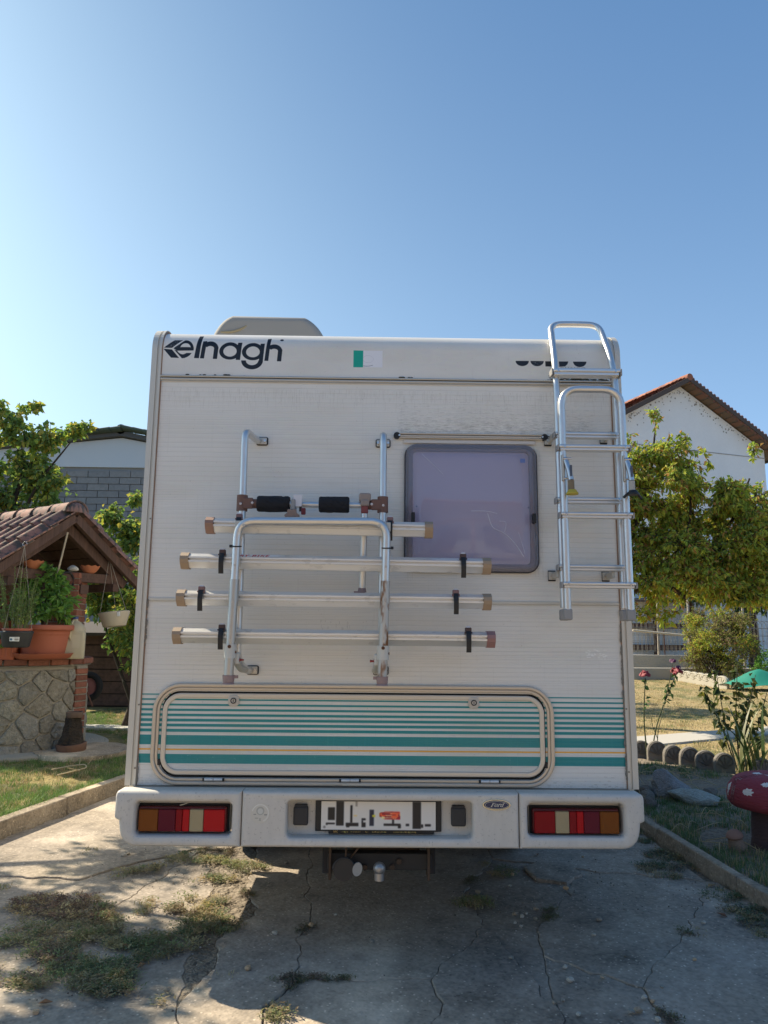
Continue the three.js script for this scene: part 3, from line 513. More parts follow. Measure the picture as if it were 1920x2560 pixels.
function lamp(label, segs, y0, y1, xa, xb) {
  const l = part('tail_lamp', van); l.userData.label = label;
  mesh('lamp_well', box(xb - xa + .03, .15, .02, (xa + xb) / 2, (y0 + y1) / 2 + .012, .036), bumpM, l); mesh('gasket', box(xb - xa + .026, y1 - y0 + .026, .016, (xa + xb) / 2, (y0 + y1) / 2 + .004, .050, .006), rubber, l);
  mesh('housing', box(xb - xa + .010, y1 - y0 + .012, .034, (xa + xb) / 2, (y0 + y1) / 2 + .003, .062, .008), mat([.10, .012, .016], .25), l);
  for (const [a, b, m] of segs) mesh('lens', box(b - a - .0012, y1 - y0, .03, (a + b) / 2, (y0 + y1) / 2, .080, .004), L_[m], l);
}
lamp('tail lamp with amber lens at its outer end', [[-1.052, -.968, 'amber'], [-.968, -.893, 'wine'], [-.893, -.864, 'red'], [-.864, -.833, 'glow'], [-.833, -.773, 'cream'], [-.773, -.681, 'glow']], .529, .619, -1.052, -.681);
lamp('tail lamp with a broken bright reflector strip', [[.657, .749, 'red'], [.749, .810, 'cream'], [.810, .842, 'red'], [.842, .873, 'glow'], [.873, .943, 'wine'], [.943, 1.027, 'amber']], .532, .622, .657, 1.027);
mesh('seed_fluff', pipe([[-.88, .634, .08], [-.86, .639, .082], [-.845, .645, .08]], .002, .01, 5), mat([.6, .56, .45], .9), van);
// number plate, its characters smeared out
{
  const p = part('number_plate', van);
  mesh('plate_frame', [box(.55, .128, .012, -.018, .592, .062, .004), box(.46, .022, .010, -.005, .528, .063, .004)], black, p);
  const t = canvasTex(1088, 258, (x) => {
    x.fillStyle = '#dedad2'; x.fillRect(0, 0, 1088, 258); const k = 1088 / 1088, f = (a, b, c, d, col = '#14161d') => { x.fillStyle = col; x.fillRect(a - 306, b - 105, c - a, d - b); }; x.filter = 'blur(4px)';
    const soft = (a, b, c, d, col) => { x.save(); x.filter = 'blur(4px)'; f(a, b, c, d, col); x.restore(); };
    f(448, 105, 520, 325); f(1175, 105, 1254, 350); soft(370, 160, 435, 275); f(582, 140, 602, 300); f(540, 300, 660, 330); f(545, 320, 575, 340); f(690, 258, 728, 276); f(690, 296, 728, 338); f(765, 180, 806, 326, '#1a2238'); f(690, 276, 704, 300);
    f(900, 305, 1060, 325); f(980, 265, 998, 320); f(1035, 315, 1063, 346); f(1110, 306, 1142, 326); f(1292, 308, 1348, 328); f(1254, 310, 1275, 340); f(352, 300, 368, 320); f(366, 300, 436, 314);
    f(906, 196, 1052, 266, '#e0302f'); f(962, 198, 990, 260, '#b0123a'); f(858, 208, 908, 244, '#e3cf4a'); f(790, 226, 820, 246, '#d9d23a'); f(614, 228, 646, 242, '#e9cf8a');
    const r = mulberry(3); for (let i = 0; i < 60; i++) f(860 + r() * 190, 200 + r() * 62, 865 + r() * 195, 203 + r() * 62, ['#f6e3a0', '#ff6a3c', '#8e0f2e'][Math.floor(r() * 3)]);
    x.strokeStyle = '#222'; x.lineWidth = 4; x.beginPath(); x.arc(32, 234, 8, 0, 7); x.stroke(); f(630, 105, 650, 150, 'rgba(90,85,80,.5)');
  });
  const g = setUV(box(.498, .117, .003, -.018, .5945, .071), (x, y) => [(x + .018 + .249) / .498, (y - .5945 + .0585) / .117]); mesh('plate', g, mat([1, 1, 1], .4, 0, { map: t }), p);
  const t2 = canvasTex(1024, 40, (x) => { x.fillStyle = '#050505'; x.fillRect(0, 0, 1024, 40); x.fillStyle = '#c39a55'; x.font = 'bold 34px sans-serif'; x.fillText('MC', 30, 32); x.font = 'bold 22px sans-serif'; const r = mulberry(6); for (const [a, b] of [[115, 190], [225, 325], [385, 420], [460, 620], [700, 950]]) for (let q = a; q < b; q += 9) { x.fillStyle = `rgba(200,${150 + 40 * r()},90,${.5 + .5 * r()})`; x.fillRect(q, 12 + r() * 6, 3 + r() * 4, 12 + r() * 6); } });
  const g2 = setUV(box(.40, .0145, .002, -.025, .5275, .0692), (x, y) => [(x + .225) / .4, (y - .52025) / .0145]); mesh('dealer_strip', g2, mat([1, 1, 1], .5, 0, { map: t2 }), p);
}
for (const x of [-.356, .331]) mesh('plate_light', [box(.064, .078, .03, x, .592, .066, .008), box(.056, .01, .026, x, .634, .066, .004)], mat([.03, .03, .032], .6), van);
{ // oval badge
  const b = part('badge', van); b.userData.label = 'blue oval badge with script lettering'; const ov = (rx, ry, d, z) => { const s = new THREE.Shape(); s.absellipse(.4895, .6545, rx, ry, 0, Math.PI * 2); return extrude(s, d, .0012, z, 2, 30); };
  mesh('badge_rim', ov(.060, .0225, .006, .1195), mat([.72, .66, .48], .25, .9), b);
  const t = canvasTex(512, 192, (x) => { x.fillStyle = '#17274f'; x.fillRect(0, 0, 512, 192); x.strokeStyle = '#d9d2b8'; x.lineWidth = 7; x.beginPath(); x.ellipse(256, 96, 232, 78, 0, 0, 7); x.stroke(); x.fillStyle = '#e6e0cc'; x.font = 'italic 112px serif'; x.save(); x.transform(1, 0, -.28, 1, 0, 0); x.textAlign = 'center'; x.fillText('Ford', 292, 132); x.restore(); });
  const g = setUV(ov(.0555, .0185, .003, .1252), (x, y) => [(x - .4895 + .0555) / .111, (y - .6545 + .0185) / .037]); mesh('badge_face', g, mat([1, 1, 1], .2, 0, { map: t }), b);
}
{ // worn round sticker
  const t = canvasTex(256, 256, (x) => { x.fillStyle = '#cec8bb'; x.fillRect(0, 0, 256, 256); x.strokeStyle = 'rgba(232,230,224,.9)'; x.lineWidth = 16; x.setLineDash([9, 7]); x.beginPath(); x.arc(128, 128, 106, -2.9, 1.2); x.stroke(); x.setLineDash([]); x.fillStyle = 'rgba(168,166,158,.8)'; x.beginPath(); x.arc(128, 100, 52, 0, 7); x.fill(); x.fillStyle = '#cfcdc4'; x.beginPath(); x.arc(128, 104, 36, 0, 7); x.fill(); x.fillStyle = 'rgba(140,139,132,.8)'; x.font = 'bold 46px sans-serif'; x.fillText('X', 112, 224); x.fillRect(40, 138, 34, 12); x.fillRect(178, 140, 38, 16); x.fillRect(60, 186, 40, 9); });
  const s = new THREE.Shape(); s.absarc(-.525, .613, .042, 0, Math.PI * 2); mesh('worn_sticker', setUV(extrude(s, .001, 0, .1202, 1, 28), (x, y) => [(x + .567) / .084, (y - .571) / .084]), mat([1, 1, 1], .6, 0, { map: t }), van);
}
// tow bar
{
  const t = part('tow_bar', van), iron = mat([.045, .042, .04], .75, .3), rust = mat([.09, .06, .04], .85, .2);
  mesh('cross_tube', box(.46, .07, .06, -.01, .385, -.03, .006), iron, t); mesh('back_plate', box(.30, .11, .02, .02, .41, -.07, .004), rust, t);
  for (const x of [-.25, .225]) mesh('bracket', box(.035, .2, .07, x, .41, -.12, .004), mat([.03, .03, .035], .7), t);
  for (const x of [-.228, .205]) mesh('side_plate', box(.01, .16, .1, x, .395, -.03), rust, t);
  mesh('socket', [cyl(.042, .046, .045, -.165, .365, .03, 22, 'z'), new THREE.TorusGeometry(.046, .005, 8, 24, Math.PI).translate(-.165, .368, .05)], mat([.02, .02, .022], .5), t);
  mesh('socket_cover', place(cyl(.021, .021, .008, 0, 0, 0, 20, 'z'), [-.107, .369, .05], [0, .1, -.25], [1, 1.35, 1]), mat([.36, .36, .34], .7), t);
  mesh('ball_neck', pipe([[-.012, .34, -.05], [-.012, .34, .04], [-.012, .375, .08]], .013, .04, 12), iron, t);
  mesh('tow_ball', [new THREE.SphereGeometry(.0265, 24, 16).translate(-.012, .385, .09), cyl(.021, .021, .03, -.012, .352, .088, 16)], mat([.36, .35, .34], .45, .8), t);
  for (const [x, y] of [[-.075, .365], [.045, .367], [.075, .39]]) mesh('bolt', cyl(.012, .012, .016, x, y, .008, 6, 'z'), rust, t);
  mesh('wiring', [pipe([[-.16, .40, .03], [-.158, .45, .02], [-.165, .5, -.04]], .004, .02, 6), pipe([[-.14, .40, .0], [-.10, .45, .01], [-.06, .5, -.05]], .004, .02, 6)], mat([.10, .06, .035], .7), t);
  mesh('exhaust_pipe', cyl(.028, .028, .5, .62, .46, -.3, 16, 'z', true), mat([.14, .08, .05], .8, .4), van);
}
for (const [x, z] of [[-.83, -1.72], [.83, -1.72], [-.83, -4.55], [.83, -4.55]]) {
  const w = part('wheel', van), sx = Math.sign(x);
  const ty = lathe([[.19, -.09], [.27, -.098], [.315, -.085], [.33, -.05], [.33, .05], [.315, .085], [.27, .098], [.19, .09]], 40); ty.rotateZ(Math.PI / 2); ty.translate(x, .33, z); mesh('tyre', ty, rubber, w);
  const rm = lathe([[.0, .03], [.08, .045], [.15, .02], [.17, .06], [.192, .08], [.192, -.08]], 32); rm.rotateZ(-sx * Math.PI / 2); rm.translate(x, .33, z); mesh('rim', rm, mat([.45, .45, .44], .5, .5), w);
}
mesh('rear_axle', cyl(.04, .04, 1.5, 0, .33, -1.72, 14, 'x'), mat([.04, .035, .03], .8, .3), van);
mesh('axle_housing', new THREE.SphereGeometry(.12, 18, 12).scale(1.1, 1, 1).translate(.05, .34, -1.72), mat([.04, .035, .03], .8, .3), van);
for (const x of [-.45, .45]) { mesh('chassis_rail', box(.07, .1, 4.6, x, .50, -2.5), mat([.035, .033, .032], .8), van); mesh('leaf_spring', box(.06, .03, 1.2, x, .40, -1.72, .01), mat([.05, .035, .028], .85), van); }
for (const x of [-.85, .85]) mesh('mud_flap', box(.26, .3, .012, x, .36, -1.24, .004), rubber, van);
mesh('silencer', cyl(.09, .09, .6, .5, .42, -.9, 20, 'z'), mat([.12, .075, .05], .85, .3), van);
{ // roof dome of the skylight
  const s = new THREE.Shape(); s.moveTo(-1.05, 2.84); s.lineTo(-1.03, 3.0); s.quadraticCurveTo(-.985, 3.17, -.89, 3.20); s.lineTo(-.47, 3.195); s.quadraticCurveTo(-.36, 3.14, -.325, 2.98); s.lineTo(-.30, 2.84); s.closePath();
  const g = new THREE.ExtrudeGeometry(s, { depth: .55, bevelEnabled: true, bevelSize: .05, bevelThickness: .07, bevelOffset: -.05, bevelSegments: 5, curveSegments: 12 }); g.translate(0, 0, -1.2);
  const d = mesh('roof_dome', toCreasedNormals(g, .7), mat([.31, .30, .275], .85), van); d.userData.label = 'weathered grey skylight dome';
  mesh('dome_cord', pipe([[-.95, 3.08, -.585], [-.87, 3.08, -.575], [-.80, 3.12, -.585], [-.775, 3.165, -.61]], .008, .05, 6), mat([.33, .28, .18], .95), van);
}
// author in world coordinates, then hang the parts on the thing's base
function local(t) { for (const c of t.children) c.position.sub(t.position); return t; }
const tubeTex = tex(256, 256, (u, v) => { const k = .66 + .12 * (fbm(u, v, 6, 5, 3) - .5) + (hash(Math.floor(u * 256), Math.floor(v * 256), 9) > .992 ? -.2 : 0); return [k, k * .995, k * .975]; }, 1); tubeTex.repeat.set(1, 3);
const tube = mat([1, 1, 1], .33, .85, { map: tubeTex }), sleeve = mat([.50, .485, .45], .38, .85), greyPlastic = mat([.30, .29, .28], .6);
const rustTex = tex(256, 512, (u, v) => { const a = fbm(u, v, 5, 17, 4), k = Math.max(0, Math.min(1, (a - .53) * 7)); return [.52 * (1 - k) + .22 * k, .50 * (1 - k) + .10 * k, .46 * (1 - k) + .04 * k]; }); rustTex.repeat.set(1, 2.5);
const rusty = mat([1, 1, 1], .5, .6, { map: rustTex }), pinkish = mat([.30, .21, .20], .6), tanCap = mat([.34, .25, .17], .65);
{
  const r = thing('bike_rack', 'aluminium bicycle carrier with four wheel rails bolted on the camper back', 'bike rack', [-.33, 1.165, 0]);
  const ZP = .15, XL = -.652, XR = -.014;
  mesh('post', pipe([[-.612, 2.283, .012], [-.628, 2.286, .06], [XL, 2.298, ZP], [XL, 2.2, ZP], [-.645, 1.26, ZP], [-.622, 1.212, .08], [-.612, 1.206, .012]], .0165, .055, 14), tube, r);
  mesh('post', pipe([[XR, 2.285, .012], [XR, 2.295, ZP], [XR, 1.25, ZP], [XR, 1.21, .012]], .0165, .06, 14), tube, r);
  const mount = (x, y, both) => { const m = part('wall_mount', r); mesh('rubber_pad', extrude(roundRect(x - (both ? .036 : .02), y - .021, x + .036, y + .021, .010), .008, .002, .001), black, m); mesh('plate', box(both ? .062 : .045, .034, .006, x + (both ? 0 : .008), y, .011, .003), aluDull, m); for (const k of both ? [-.024, .024] : [.022]) mesh('bolt', cyl(.0075, .0065, .007, x + k, y, .017, 12, 'z'), steel, m); };
  mount(-.602, 2.283, false); mount(XR, 2.280, true); mount(-.607, 1.207, false); mount(XR, 1.210, true);
  // cross bar, tees and foam grips
  mesh('cross_bar', cyl(.0145, .0145, .62, -.333, 1.952, ZP, 16, 'x'), tube, r);
  for (const [x, s] of [[XL, 1], [XR, -1]]) mesh('tee_clamp', [cyl(.025, .0245, .072, x, 1.955, ZP, 18), cyl(.021, .0215, .055, x + s * .045, 1.953, ZP, 18, 'x'), box(.05, .05, .014, x + s * .028, 1.952, ZP + .018, .006)], brown, r), mesh('clamp_bolt', [cyl(.007, .006, .006, x - s * .002, 1.948, ZP + .027, 12, 'z'), cyl(.007, .006, .006, x + s * .05, 1.953, ZP + .025, 12, 'z')], steel, r);
  const gripG = (x0, x1, sd) => { const g = new THREE.CylinderGeometry(.0365, .0365, x1 - x0, 44, 20); const p = g.attributes.position; for (let i = 0; i < p.count; i++) { const a = Math.atan2(p.getZ(i), p.getX(i)), y = p.getY(i), R = Math.hypot(p.getX(i), p.getZ(i)); if (R < .02) continue; const n = fbm((a + 3.2) / 6.4, y * 3.2 + .5, 9, sd, 3), c = Math.abs(n - .5) < .022 ? -.004 : 0, e = Math.abs(y) > (x1 - x0) / 2 - .006 ? -.004 : 0; const q = (R + c + e + (n - .5) * .004) / R; p.setX(i, p.getX(i) * q); p.setZ(i, p.getZ(i) * q); } g.rotateZ(Math.PI / 2); g.translate((x0 + x1) / 2, 1.953, ZP); g.computeVertexNormals(); return g; };
  mesh('foam_grip', gripG(-.583, -.436, 3), mat([.014, .014, .017], .9), r); mesh('foam_grip', gripG(-.303, -.166, 8), mat([.014, .014, .017], .9), r);
  // ratchet clamp with star knob
  { const c = part('bike_clamp', r); mesh('jaw', [new THREE.TorusGeometry(.028, .008, 8, 24).rotateY(Math.PI / 2).translate(-.415, 1.953, ZP), box(.02, .05, .016, -.417, 1.945, ZP + .034, .005)], greyPlastic, c);
    mesh('white_tab', box(.04, .055, .006, -.398, 1.965, ZP + .03, .002), mat([.66, .64, .66], .5), c); mesh('red_wedge', box(.02, .03, .016, -.37, 1.915, ZP + .035, .004), mat([.16, .01, .012], .4), c); mesh('clamp_strap', box(.012, .06, .003, -.384, 1.945, ZP + .03), black, c);
    const s = new THREE.Shape(); for (let i = 0; i <= 60; i++) { const a = i / 60 * 6.2832, R = .029 + .004 * Math.cos(6 * a), x = -.419 + R * Math.cos(a), y = 1.892 + R * Math.sin(a); i ? s.lineTo(x, y) : s.moveTo(x, y); } mesh('star_knob', [extrude(s, .018, .004, ZP + .045), cyl(.011, .011, .004, -.419, 1.892, ZP + .065, 16, 'z')], mat([.30, .19, .14], .55), c); }
  { const c = part('bike_arm', r); mesh('jaw', [box(.054, .04, .05, -.095, 1.985, ZP + .005, .010), box(.040, .03, .05, -.095, 1.958, ZP + .012, .008)], mat([.30, .235, .20], .6), c); mesh('red_wedge', box(.032, .034, .03, -.096, 1.928, ZP + .016, .006), mat([.24, .05, .045], .5), c);
    mesh('arm_tube', pipe([[-.096, 1.93, ZP + .01], [-.097, 1.885, ZP + .01], [-.103, 1.57, .12]], .0155, .02, 12), tube, c); mesh('arm_foot', [cyl(.02, .016, .02, -.103, 1.570, .12, 16), box(.05, .008, .03, -.115, 1.560, .12, .003)], pinkish, c); }
  // folded platform: U tube, sleeves, feet
  const ZU = .288, ul = (y) => -.642 - (1.79 - y) * .018, ur = (y) => .004 - (1.79 - y) * .024;
  mesh('platform_tube', pipe([[ul(1.58), 1.58, ZU], [ul(1.79), 1.854, ZU], [ur(1.79), 1.858, ZU], [ur(1.58), 1.58, ZU]], .0172, .075, 16), tube, r);
  for (const [f, m, k] of [[ul, sleeve, 1], [ur, rusty, -1]]) {
    const g = part('platform_leg', r);
    mesh('sleeve', pipe([[f(1.60), 1.60, ZU], [f(1.20), 1.20, ZU + .004]], .0203, .02, 16), m, g);
    mesh('collar', [cyl(.026, .0262, .058, f(1.3), 1.298, ZU, 18), box(.03, .05, .05, f(1.3) + k * .022, 1.268, ZU - .03, .008)], mat([.58, .565, .51], .6, .2), g);
    mesh('rust_bolt', [cyl(.008, .007, .006, f(1.3) - k * .0, 1.318, ZU + .026, 10, 'z'), cyl(.006, .006, .006, f(1.3) + .024, 1.295, ZU + .008, 10, 'x')], mat([.11, .045, .02], .9), g);
    mesh('hinge_arm', pipe([[f(1.26) + k * .014, 1.27, ZU - .02], [f(1.26) + k * .03, 1.22, .2], [f(1.26) + k * .032, 1.212, .06]], .014, .04, 10), mat([.48, .46, .40], .5, .4), g);
    mesh('foot_cap', [cyl(.0235, .026, .028, f(1.19), 1.186, ZU + .003, 18), cyl(.026, .021, .01, f(1.19), 1.168, ZU + .003, 18), box(.02, .012, .02, f(1.19) + k * .028, 1.193, ZU)], pinkish, g);
    mesh('split_pin', [cyl(.006, .003, .02, f(1.3) + k * .045, 1.262, ZU - .02, 8, 'x'), cyl(.009, .009, .008, f(1.3) + k * .035, 1.262, ZU - .02, 10, 'x')], mat([.26, .03, .03], .5), g);
    mesh('zip_tie', [new THREE.TorusGeometry(.0195, .003, 6, 20).rotateX(Math.PI / 2 + .15).translate(f(1.745), 1.742, ZU), box(.012, .012, .01, f(1.745) - k * .024, 1.742, ZU + .006, .002)], black, g);
    for (const y of [1.66, 1.505, 1.345]) mesh('rivet', cyl(.0055, .005, .005, f(y), y, ZU + (y > 1.6 ? .018 : .021), 10, 'z'), aluDull, g);
  }
  for (const [x, y] of [[-.612, 1.832], [-.03, 1.836]]) mesh('hoop_bolt', cyl(.0075, .006, .007, x, y, ZU + .018, 12, 'z'), aluDull, r);
  // wheel rails
  const railTex = tex(1024, 64, (u, v) => { const k = .70 + .10 * (fbm(u, v, 8, 5, 4) - .5) - (fbm(u, v * .2, 30, 9, 3) > .74 ? .08 : 0); return [k, k * .985, k * .94]; }); const railMat = mat([1.12, 1.13, 1.15], .34, .62, { map: railTex });
  const strapG = (h) => { const S = [[0, h * .58, -.012], [0, h * .56, .022], [0, h * .05, .036], [0, -h * .5, .034], [0, -h * .95, .028]].map((p) => V(...p)), c = new THREE.CatmullRomCurve3(S).getPoints(14), pos = [], idx = []; c.forEach((p) => { for (const [x, d] of [[-.0105, 0], [.0105, 0], [.0105, .004], [-.0105, .004]]) pos.push(x, p.y, p.z + d); }); for (let i = 0; i < c.length - 1; i++) for (let k = 0; k < 4; k++) { const a = 4 * i + k, b = 4 * i + (k + 1) % 4; idx.push(a, b, a + 4, b, b + 4, a + 4); } idx.push(0, 1, 2, 0, 2, 3); const e = 4 * (c.length - 1); idx.push(e, e + 2, e + 1, e, e + 3, e + 2); const g = new THREE.BufferGeometry(); g.setAttribute('position', new THREE.Float32BufferAttribute(pos, 3)); g.setIndex(idx); const q = g.toNonIndexed(); q.computeVertexNormals(); return setUV(q, (x, y) => [x, y]); };
  const SG = strapG(.06);
  [[-.787, .202, 1.843, 1.834, [-.645, .018], 0], [-.888, .456, 1.685, 1.676, [-.712, .339], 1], [-.896, .456, 1.523, 1.519, [-.795, .306], 0], [-.904, .47, 1.361, 1.358, [-.700, .359], 1]].forEach(([x0, x1, yl, yr, straps, dark], i) => {
    const g = part('wheel_rail', r), L = x1 - x0, sc = L / 2, z = .226, pr = [[-.030, .031], [.0, .031], [.020, .0165], [.024, .0165], [.024, .0088], [.010, .0080], [.010, .0010], [.024, .0002], [.024, -.0075], [.0175, -.009], [-.004, -.032], [-.030, -.032], [-.030, -.029], [-.008, -.029], [.006, -.010], [.006, .014], [-.002, .028], [-.030, .028]];
    const ex = (p, len, xx, k = 1) => { const q = new THREE.ExtrudeGeometry(polyShape(p.map(([a, b]) => [a * k, b * k])), { depth: len, bevelEnabled: false }); q.rotateY(Math.PI / 2); q.scale(1, 1, -1); return q; };
    const body = (p, xa, xb, k) => { const q = new THREE.ExtrudeGeometry(polyShape(p.map(([a, b]) => [-a * k, b * k])), { depth: xb - xa, bevelEnabled: false }); q.rotateY(Math.PI / 2); q.translate(xa, 0, 0); return q; };
    const tilt = (q) => { q.translate(0, (yl + yr) / 2, z); const p = q.attributes.position; for (let n = 0; n < p.count; n++) p.setY(n, p.getY(n) + ((p.getX(n) - x0) / L - .5) * (yr - yl)); return q; };
    const yat = (x) => yl + (yr - yl) * (x - x0) / L;
    mesh('channel', setUV(tilt(body(pr, x0 + .012, x1 - .012, 1)), (x, y) => [x * .7 + i * .37, y * 8]), railMat, g);
    const cp = [[-.032, .034], [.003, .034], [.026, .018], [.029, .004], [.022, -.012], [.0, -.036], [-.032, -.036]];
    mesh('end_cap', tilt(body(cp, x0 - .006, x0 + .030, 1.02)), i ? tanCap : mat([.27, .16, .12], .6), g); mesh('end_cap', tilt(body(cp, x1 - .030, x1 + .006, 1.02)), i === 3 ? mat([.30, .16, .15], .6) : tanCap, g);
    for (const x of straps) { const y = yat(x); mesh('strap', place(SG, [x, y, z]), black, g); mesh('buckle', [box(.028, .026, .022, x, y + .036, z + .014, .005), box(.034, .008, .014, x, y + .026, z + .022, .003)], dark ? mat([.075, .04, .034], .5) : mat([.22, .12, .11], .5), g); mesh('buckle_tab', box(.018, .008, .016, x, y + .050, z + .014, .003), mat([.62, .62, .66], .4), g); }
    if (i === 1) { const t = canvasTex(512, 80, (x) => { x.fillStyle = '#d9d6d2'; x.fillRect(0, 0, 512, 80); x.fillStyle = '#b8261f'; x.font = 'italic bold 78px sans-serif'; x.save(); x.scale(1.16, .95); x.fillText('RRY-BIKE', -10, 72); x.restore(); }); const q = new THREE.PlaneGeometry(.20, .0225); q.rotateX(-.92); q.translate(-.56, yat(-.56) + .0247, z + .0112); mesh('sticker', q, mat([1, 1, 1], .5, 0, { map: t }), g); }
  });
  for (const [f, k] of [[ul, 1], [ur, -1]]) mesh('rail_bracket', [1.84, 1.68, 1.52, 1.36].map((y) => box(.03, .04, .03, f(y), y - .004, .266, .003)), aluDull, r);
  local(r);
}
{
  const l = thing('folding_ladder', 'aluminium folding roof ladder with two hoops fixed on the camper back', 'ladder', [.94, 1.46, 0]);
  const A = .803, B = 1.081, ZR = .115, ZF = .205;
  mesh('fixed_rail', pipe([[A + .004, 1.50, ZR], [A, 2.54, ZR], [A + .004, 2.70, .075], [A + .02, 2.925, -.055], [.945, 2.93, -.06], [B - .014, 2.925, -.055], [B, 2.70, .075], [B + .004, 2.54, ZR], [B, 1.50, ZR]], .0158, .085, 14), tube, l);
  mesh('folding_rail', pipe([[A - .003, 1.475, ZF], [A - .003, 2.497, ZF], [B - .005, 2.497, ZF], [B - .003, 1.475, ZF]], .0168, .085, 14), tube, l);
  const rung = (y, z, x0, x1, h, d) => { const g = part('rung', l); mesh('tread', [box(x1 - x0, h * .55, d, (x0 + x1) / 2, y + h * .22, z, .006), box(x1 - x0 - .01, h * .5, d * .8, (x0 + x1) / 2, y - h * .22, z - .002, .004)], alu, g); for (const x of [x0 - .003, x1 + .003]) mesh('end_plug', box(.008, h * 1.02, d * .95, x, y, z, .004), greyPlastic, g); for (const x of [x0 + .024, x1 - .024]) mesh('screw', cyl(.0055, .005, .003, x, y + h * .1, z + d / 2 + .001, 10, 'z'), steel, g); };
  rung(2.606, ZR - .002, A - .020, B + .022, .034, .062); for (const y of [2.300, 1.990, 1.680]) rung(y, ZR, A - .016, B + .016, .029, .046);
  for (const y of [2.216, 1.907, 1.596]) rung(y, ZF + .002, A - .024, B + .020, .028, .046);
  for (const [x, y, s] of [[A - .022, 2.302, -1], [B - .03, 2.315, -1], [A - .02, 1.652, -1], [B - .045, 1.652, -1]]) { const g = part('wall_bracket', l); mesh('rubber_pad', box(.036, .05, .008, x, y, .005, .003), black, g); mesh('arm', box(.014, .03, .10, x + .006, y, .055, .003), aluDull, g); mesh('angle_plate', box(.034, .038, .006, x, y, .012, .002), aluDull, g); mesh('bolt', cyl(.006, .006, .006, x - .004, y, .018, 10, 'z'), steel, g); }
  // folding hooks with rubber feet
  for (const [x, s] of [[A, 1], [B - .002, 1]]) {
    const g = part('folding_foot', l), z = ZF + .03, dx = x < 1 ? .018 : .012;
    mesh('hook_arm', pipe([[x, 2.165, z - .008], [x + dx * .6, 2.11, z + .012], [x + dx, 2.06, z + .018]], .0125, .02, 12), mat([.58, .585, .59], .3, .9), g);
    mesh('hook_bracket', box(.008, .12, .02, x - .012, 2.12, z - .005, .003), aluDull, g); mesh('slot', box(.010, .05, .002, x + dx * .9, 2.10, z + .029), mat([.08, .09, .12], .4), g);
    mesh('foot_socket', cyl(.0145, .0135, .045, x + dx, 2.035, z + .018, 14), x < 1 ? mat([.20, .15, .09], .7) : mat([.42, .40, .37], .7), g);
    mesh('rubber_foot', [cyl(.025, .017, .014, x + dx + .003, 2.008, z + .020, 16), cyl(.027, .0265, .008, x + dx + .003, 1.998, z + .020, 16)], x < 1 ? mat([.45, .36, .05], .8) : black, g);
    for (const y of [2.16, 2.07]) mesh('pivot_bolt', cyl(.005, .005, .034, x + dx * .4, y, z + .004, 10, 'x'), steel, g);
  }
  mesh('loose_strap', pipe([[B - .03, 1.982, ZF + .05], [B + .0, 2.01, ZF + .055], [B + .035, 2.005, ZF + .04], [B + .06, 1.985, ZF + .02]], .006, .02, 6), black, l);
  for (const [x, z] of [[A - .003, ZF], [B - .003, ZF], [A + .004, ZR], [B, ZR]]) mesh('end_cap', [box(.038, .05, .036, x, 1.468, z, .008)], greyPlastic, l);
  local(l);
}
// ---------- stone well with tiled roof, pots and plants ----------
const woodTex = tex(256, 512, (u, v) => { const g = fbm(u, v * .12, 28, 3, 3), a = fbm(u, v, 6, 8, 3), k = .085 + .06 * (g - .5) + .04 * (a - .5); return [k * 1.18, k * .66, k * .5]; }); woodTex.repeat.set(3, 1);
const wood = mat([1, 1, 1], .8, 0, { map: woodTex }), mortar = mat([.34, .31, .26], .97, 0, { bumpMap: soilBump, bumpScale: .012 });
const tileTex = tex(512, 512, (u, v) => { const a = fbm(u, v, 9, 14, 4), b = fbm(u, v, 60, 15, 2), m = Math.max(0, Math.min(1, (fbm(u, v, 14, 19, 4) - .47) * 6)); const r = .27 + .16 * (a - .5) + .08 * (b - .5); return [r * (1 - m) + .085 * m, r * .55 * (1 - m) + .075 * m, r * .44 * (1 - m) + .065 * m]; }, 1.7);
const tileM = [[1, 1, 1], [.82, .84, .86], [1.15, 1.08, 1.05]].map((c) => mat(c, .85, 0, { map: tileTex, bumpMap: soilBump, bumpScale: .003 }));
const brickTex = tex(256, 256, (u, v) => { const k = .25 + .13 * (fbm(u, v, 10, 14, 4) - .5) + .08 * (fbm(u, v, 60, 3, 2) - .5); return [k, k * .40, k * .27]; }, 3);
const brickM = [[1, 1, 1], [.75, .72, .72], [1.15, 1.1, 1.05]].map((c) => mat(c, .9, 0, { map: brickTex, bumpMap: soilBump, bumpScale: .004 }));
const stoneTex = tex(512, 512, (u, v) => { const a = fbm(u, v, 12, 24, 5), b = fbm(u, v, 110, 25, 2), k = .27 + .2 * (a - .5) + .13 * (b - .5); return [k, k * .97, k * .88]; }, 2.2);
const stoneM = [[1, 1, 1], [.85, .84, .82], [1.1, 1.07, 1.0], [.95, .9, .82]].map((c) => mat(c, .93, 0, { map: stoneTex, bumpMap: soilBump, bumpScale: .022 }));
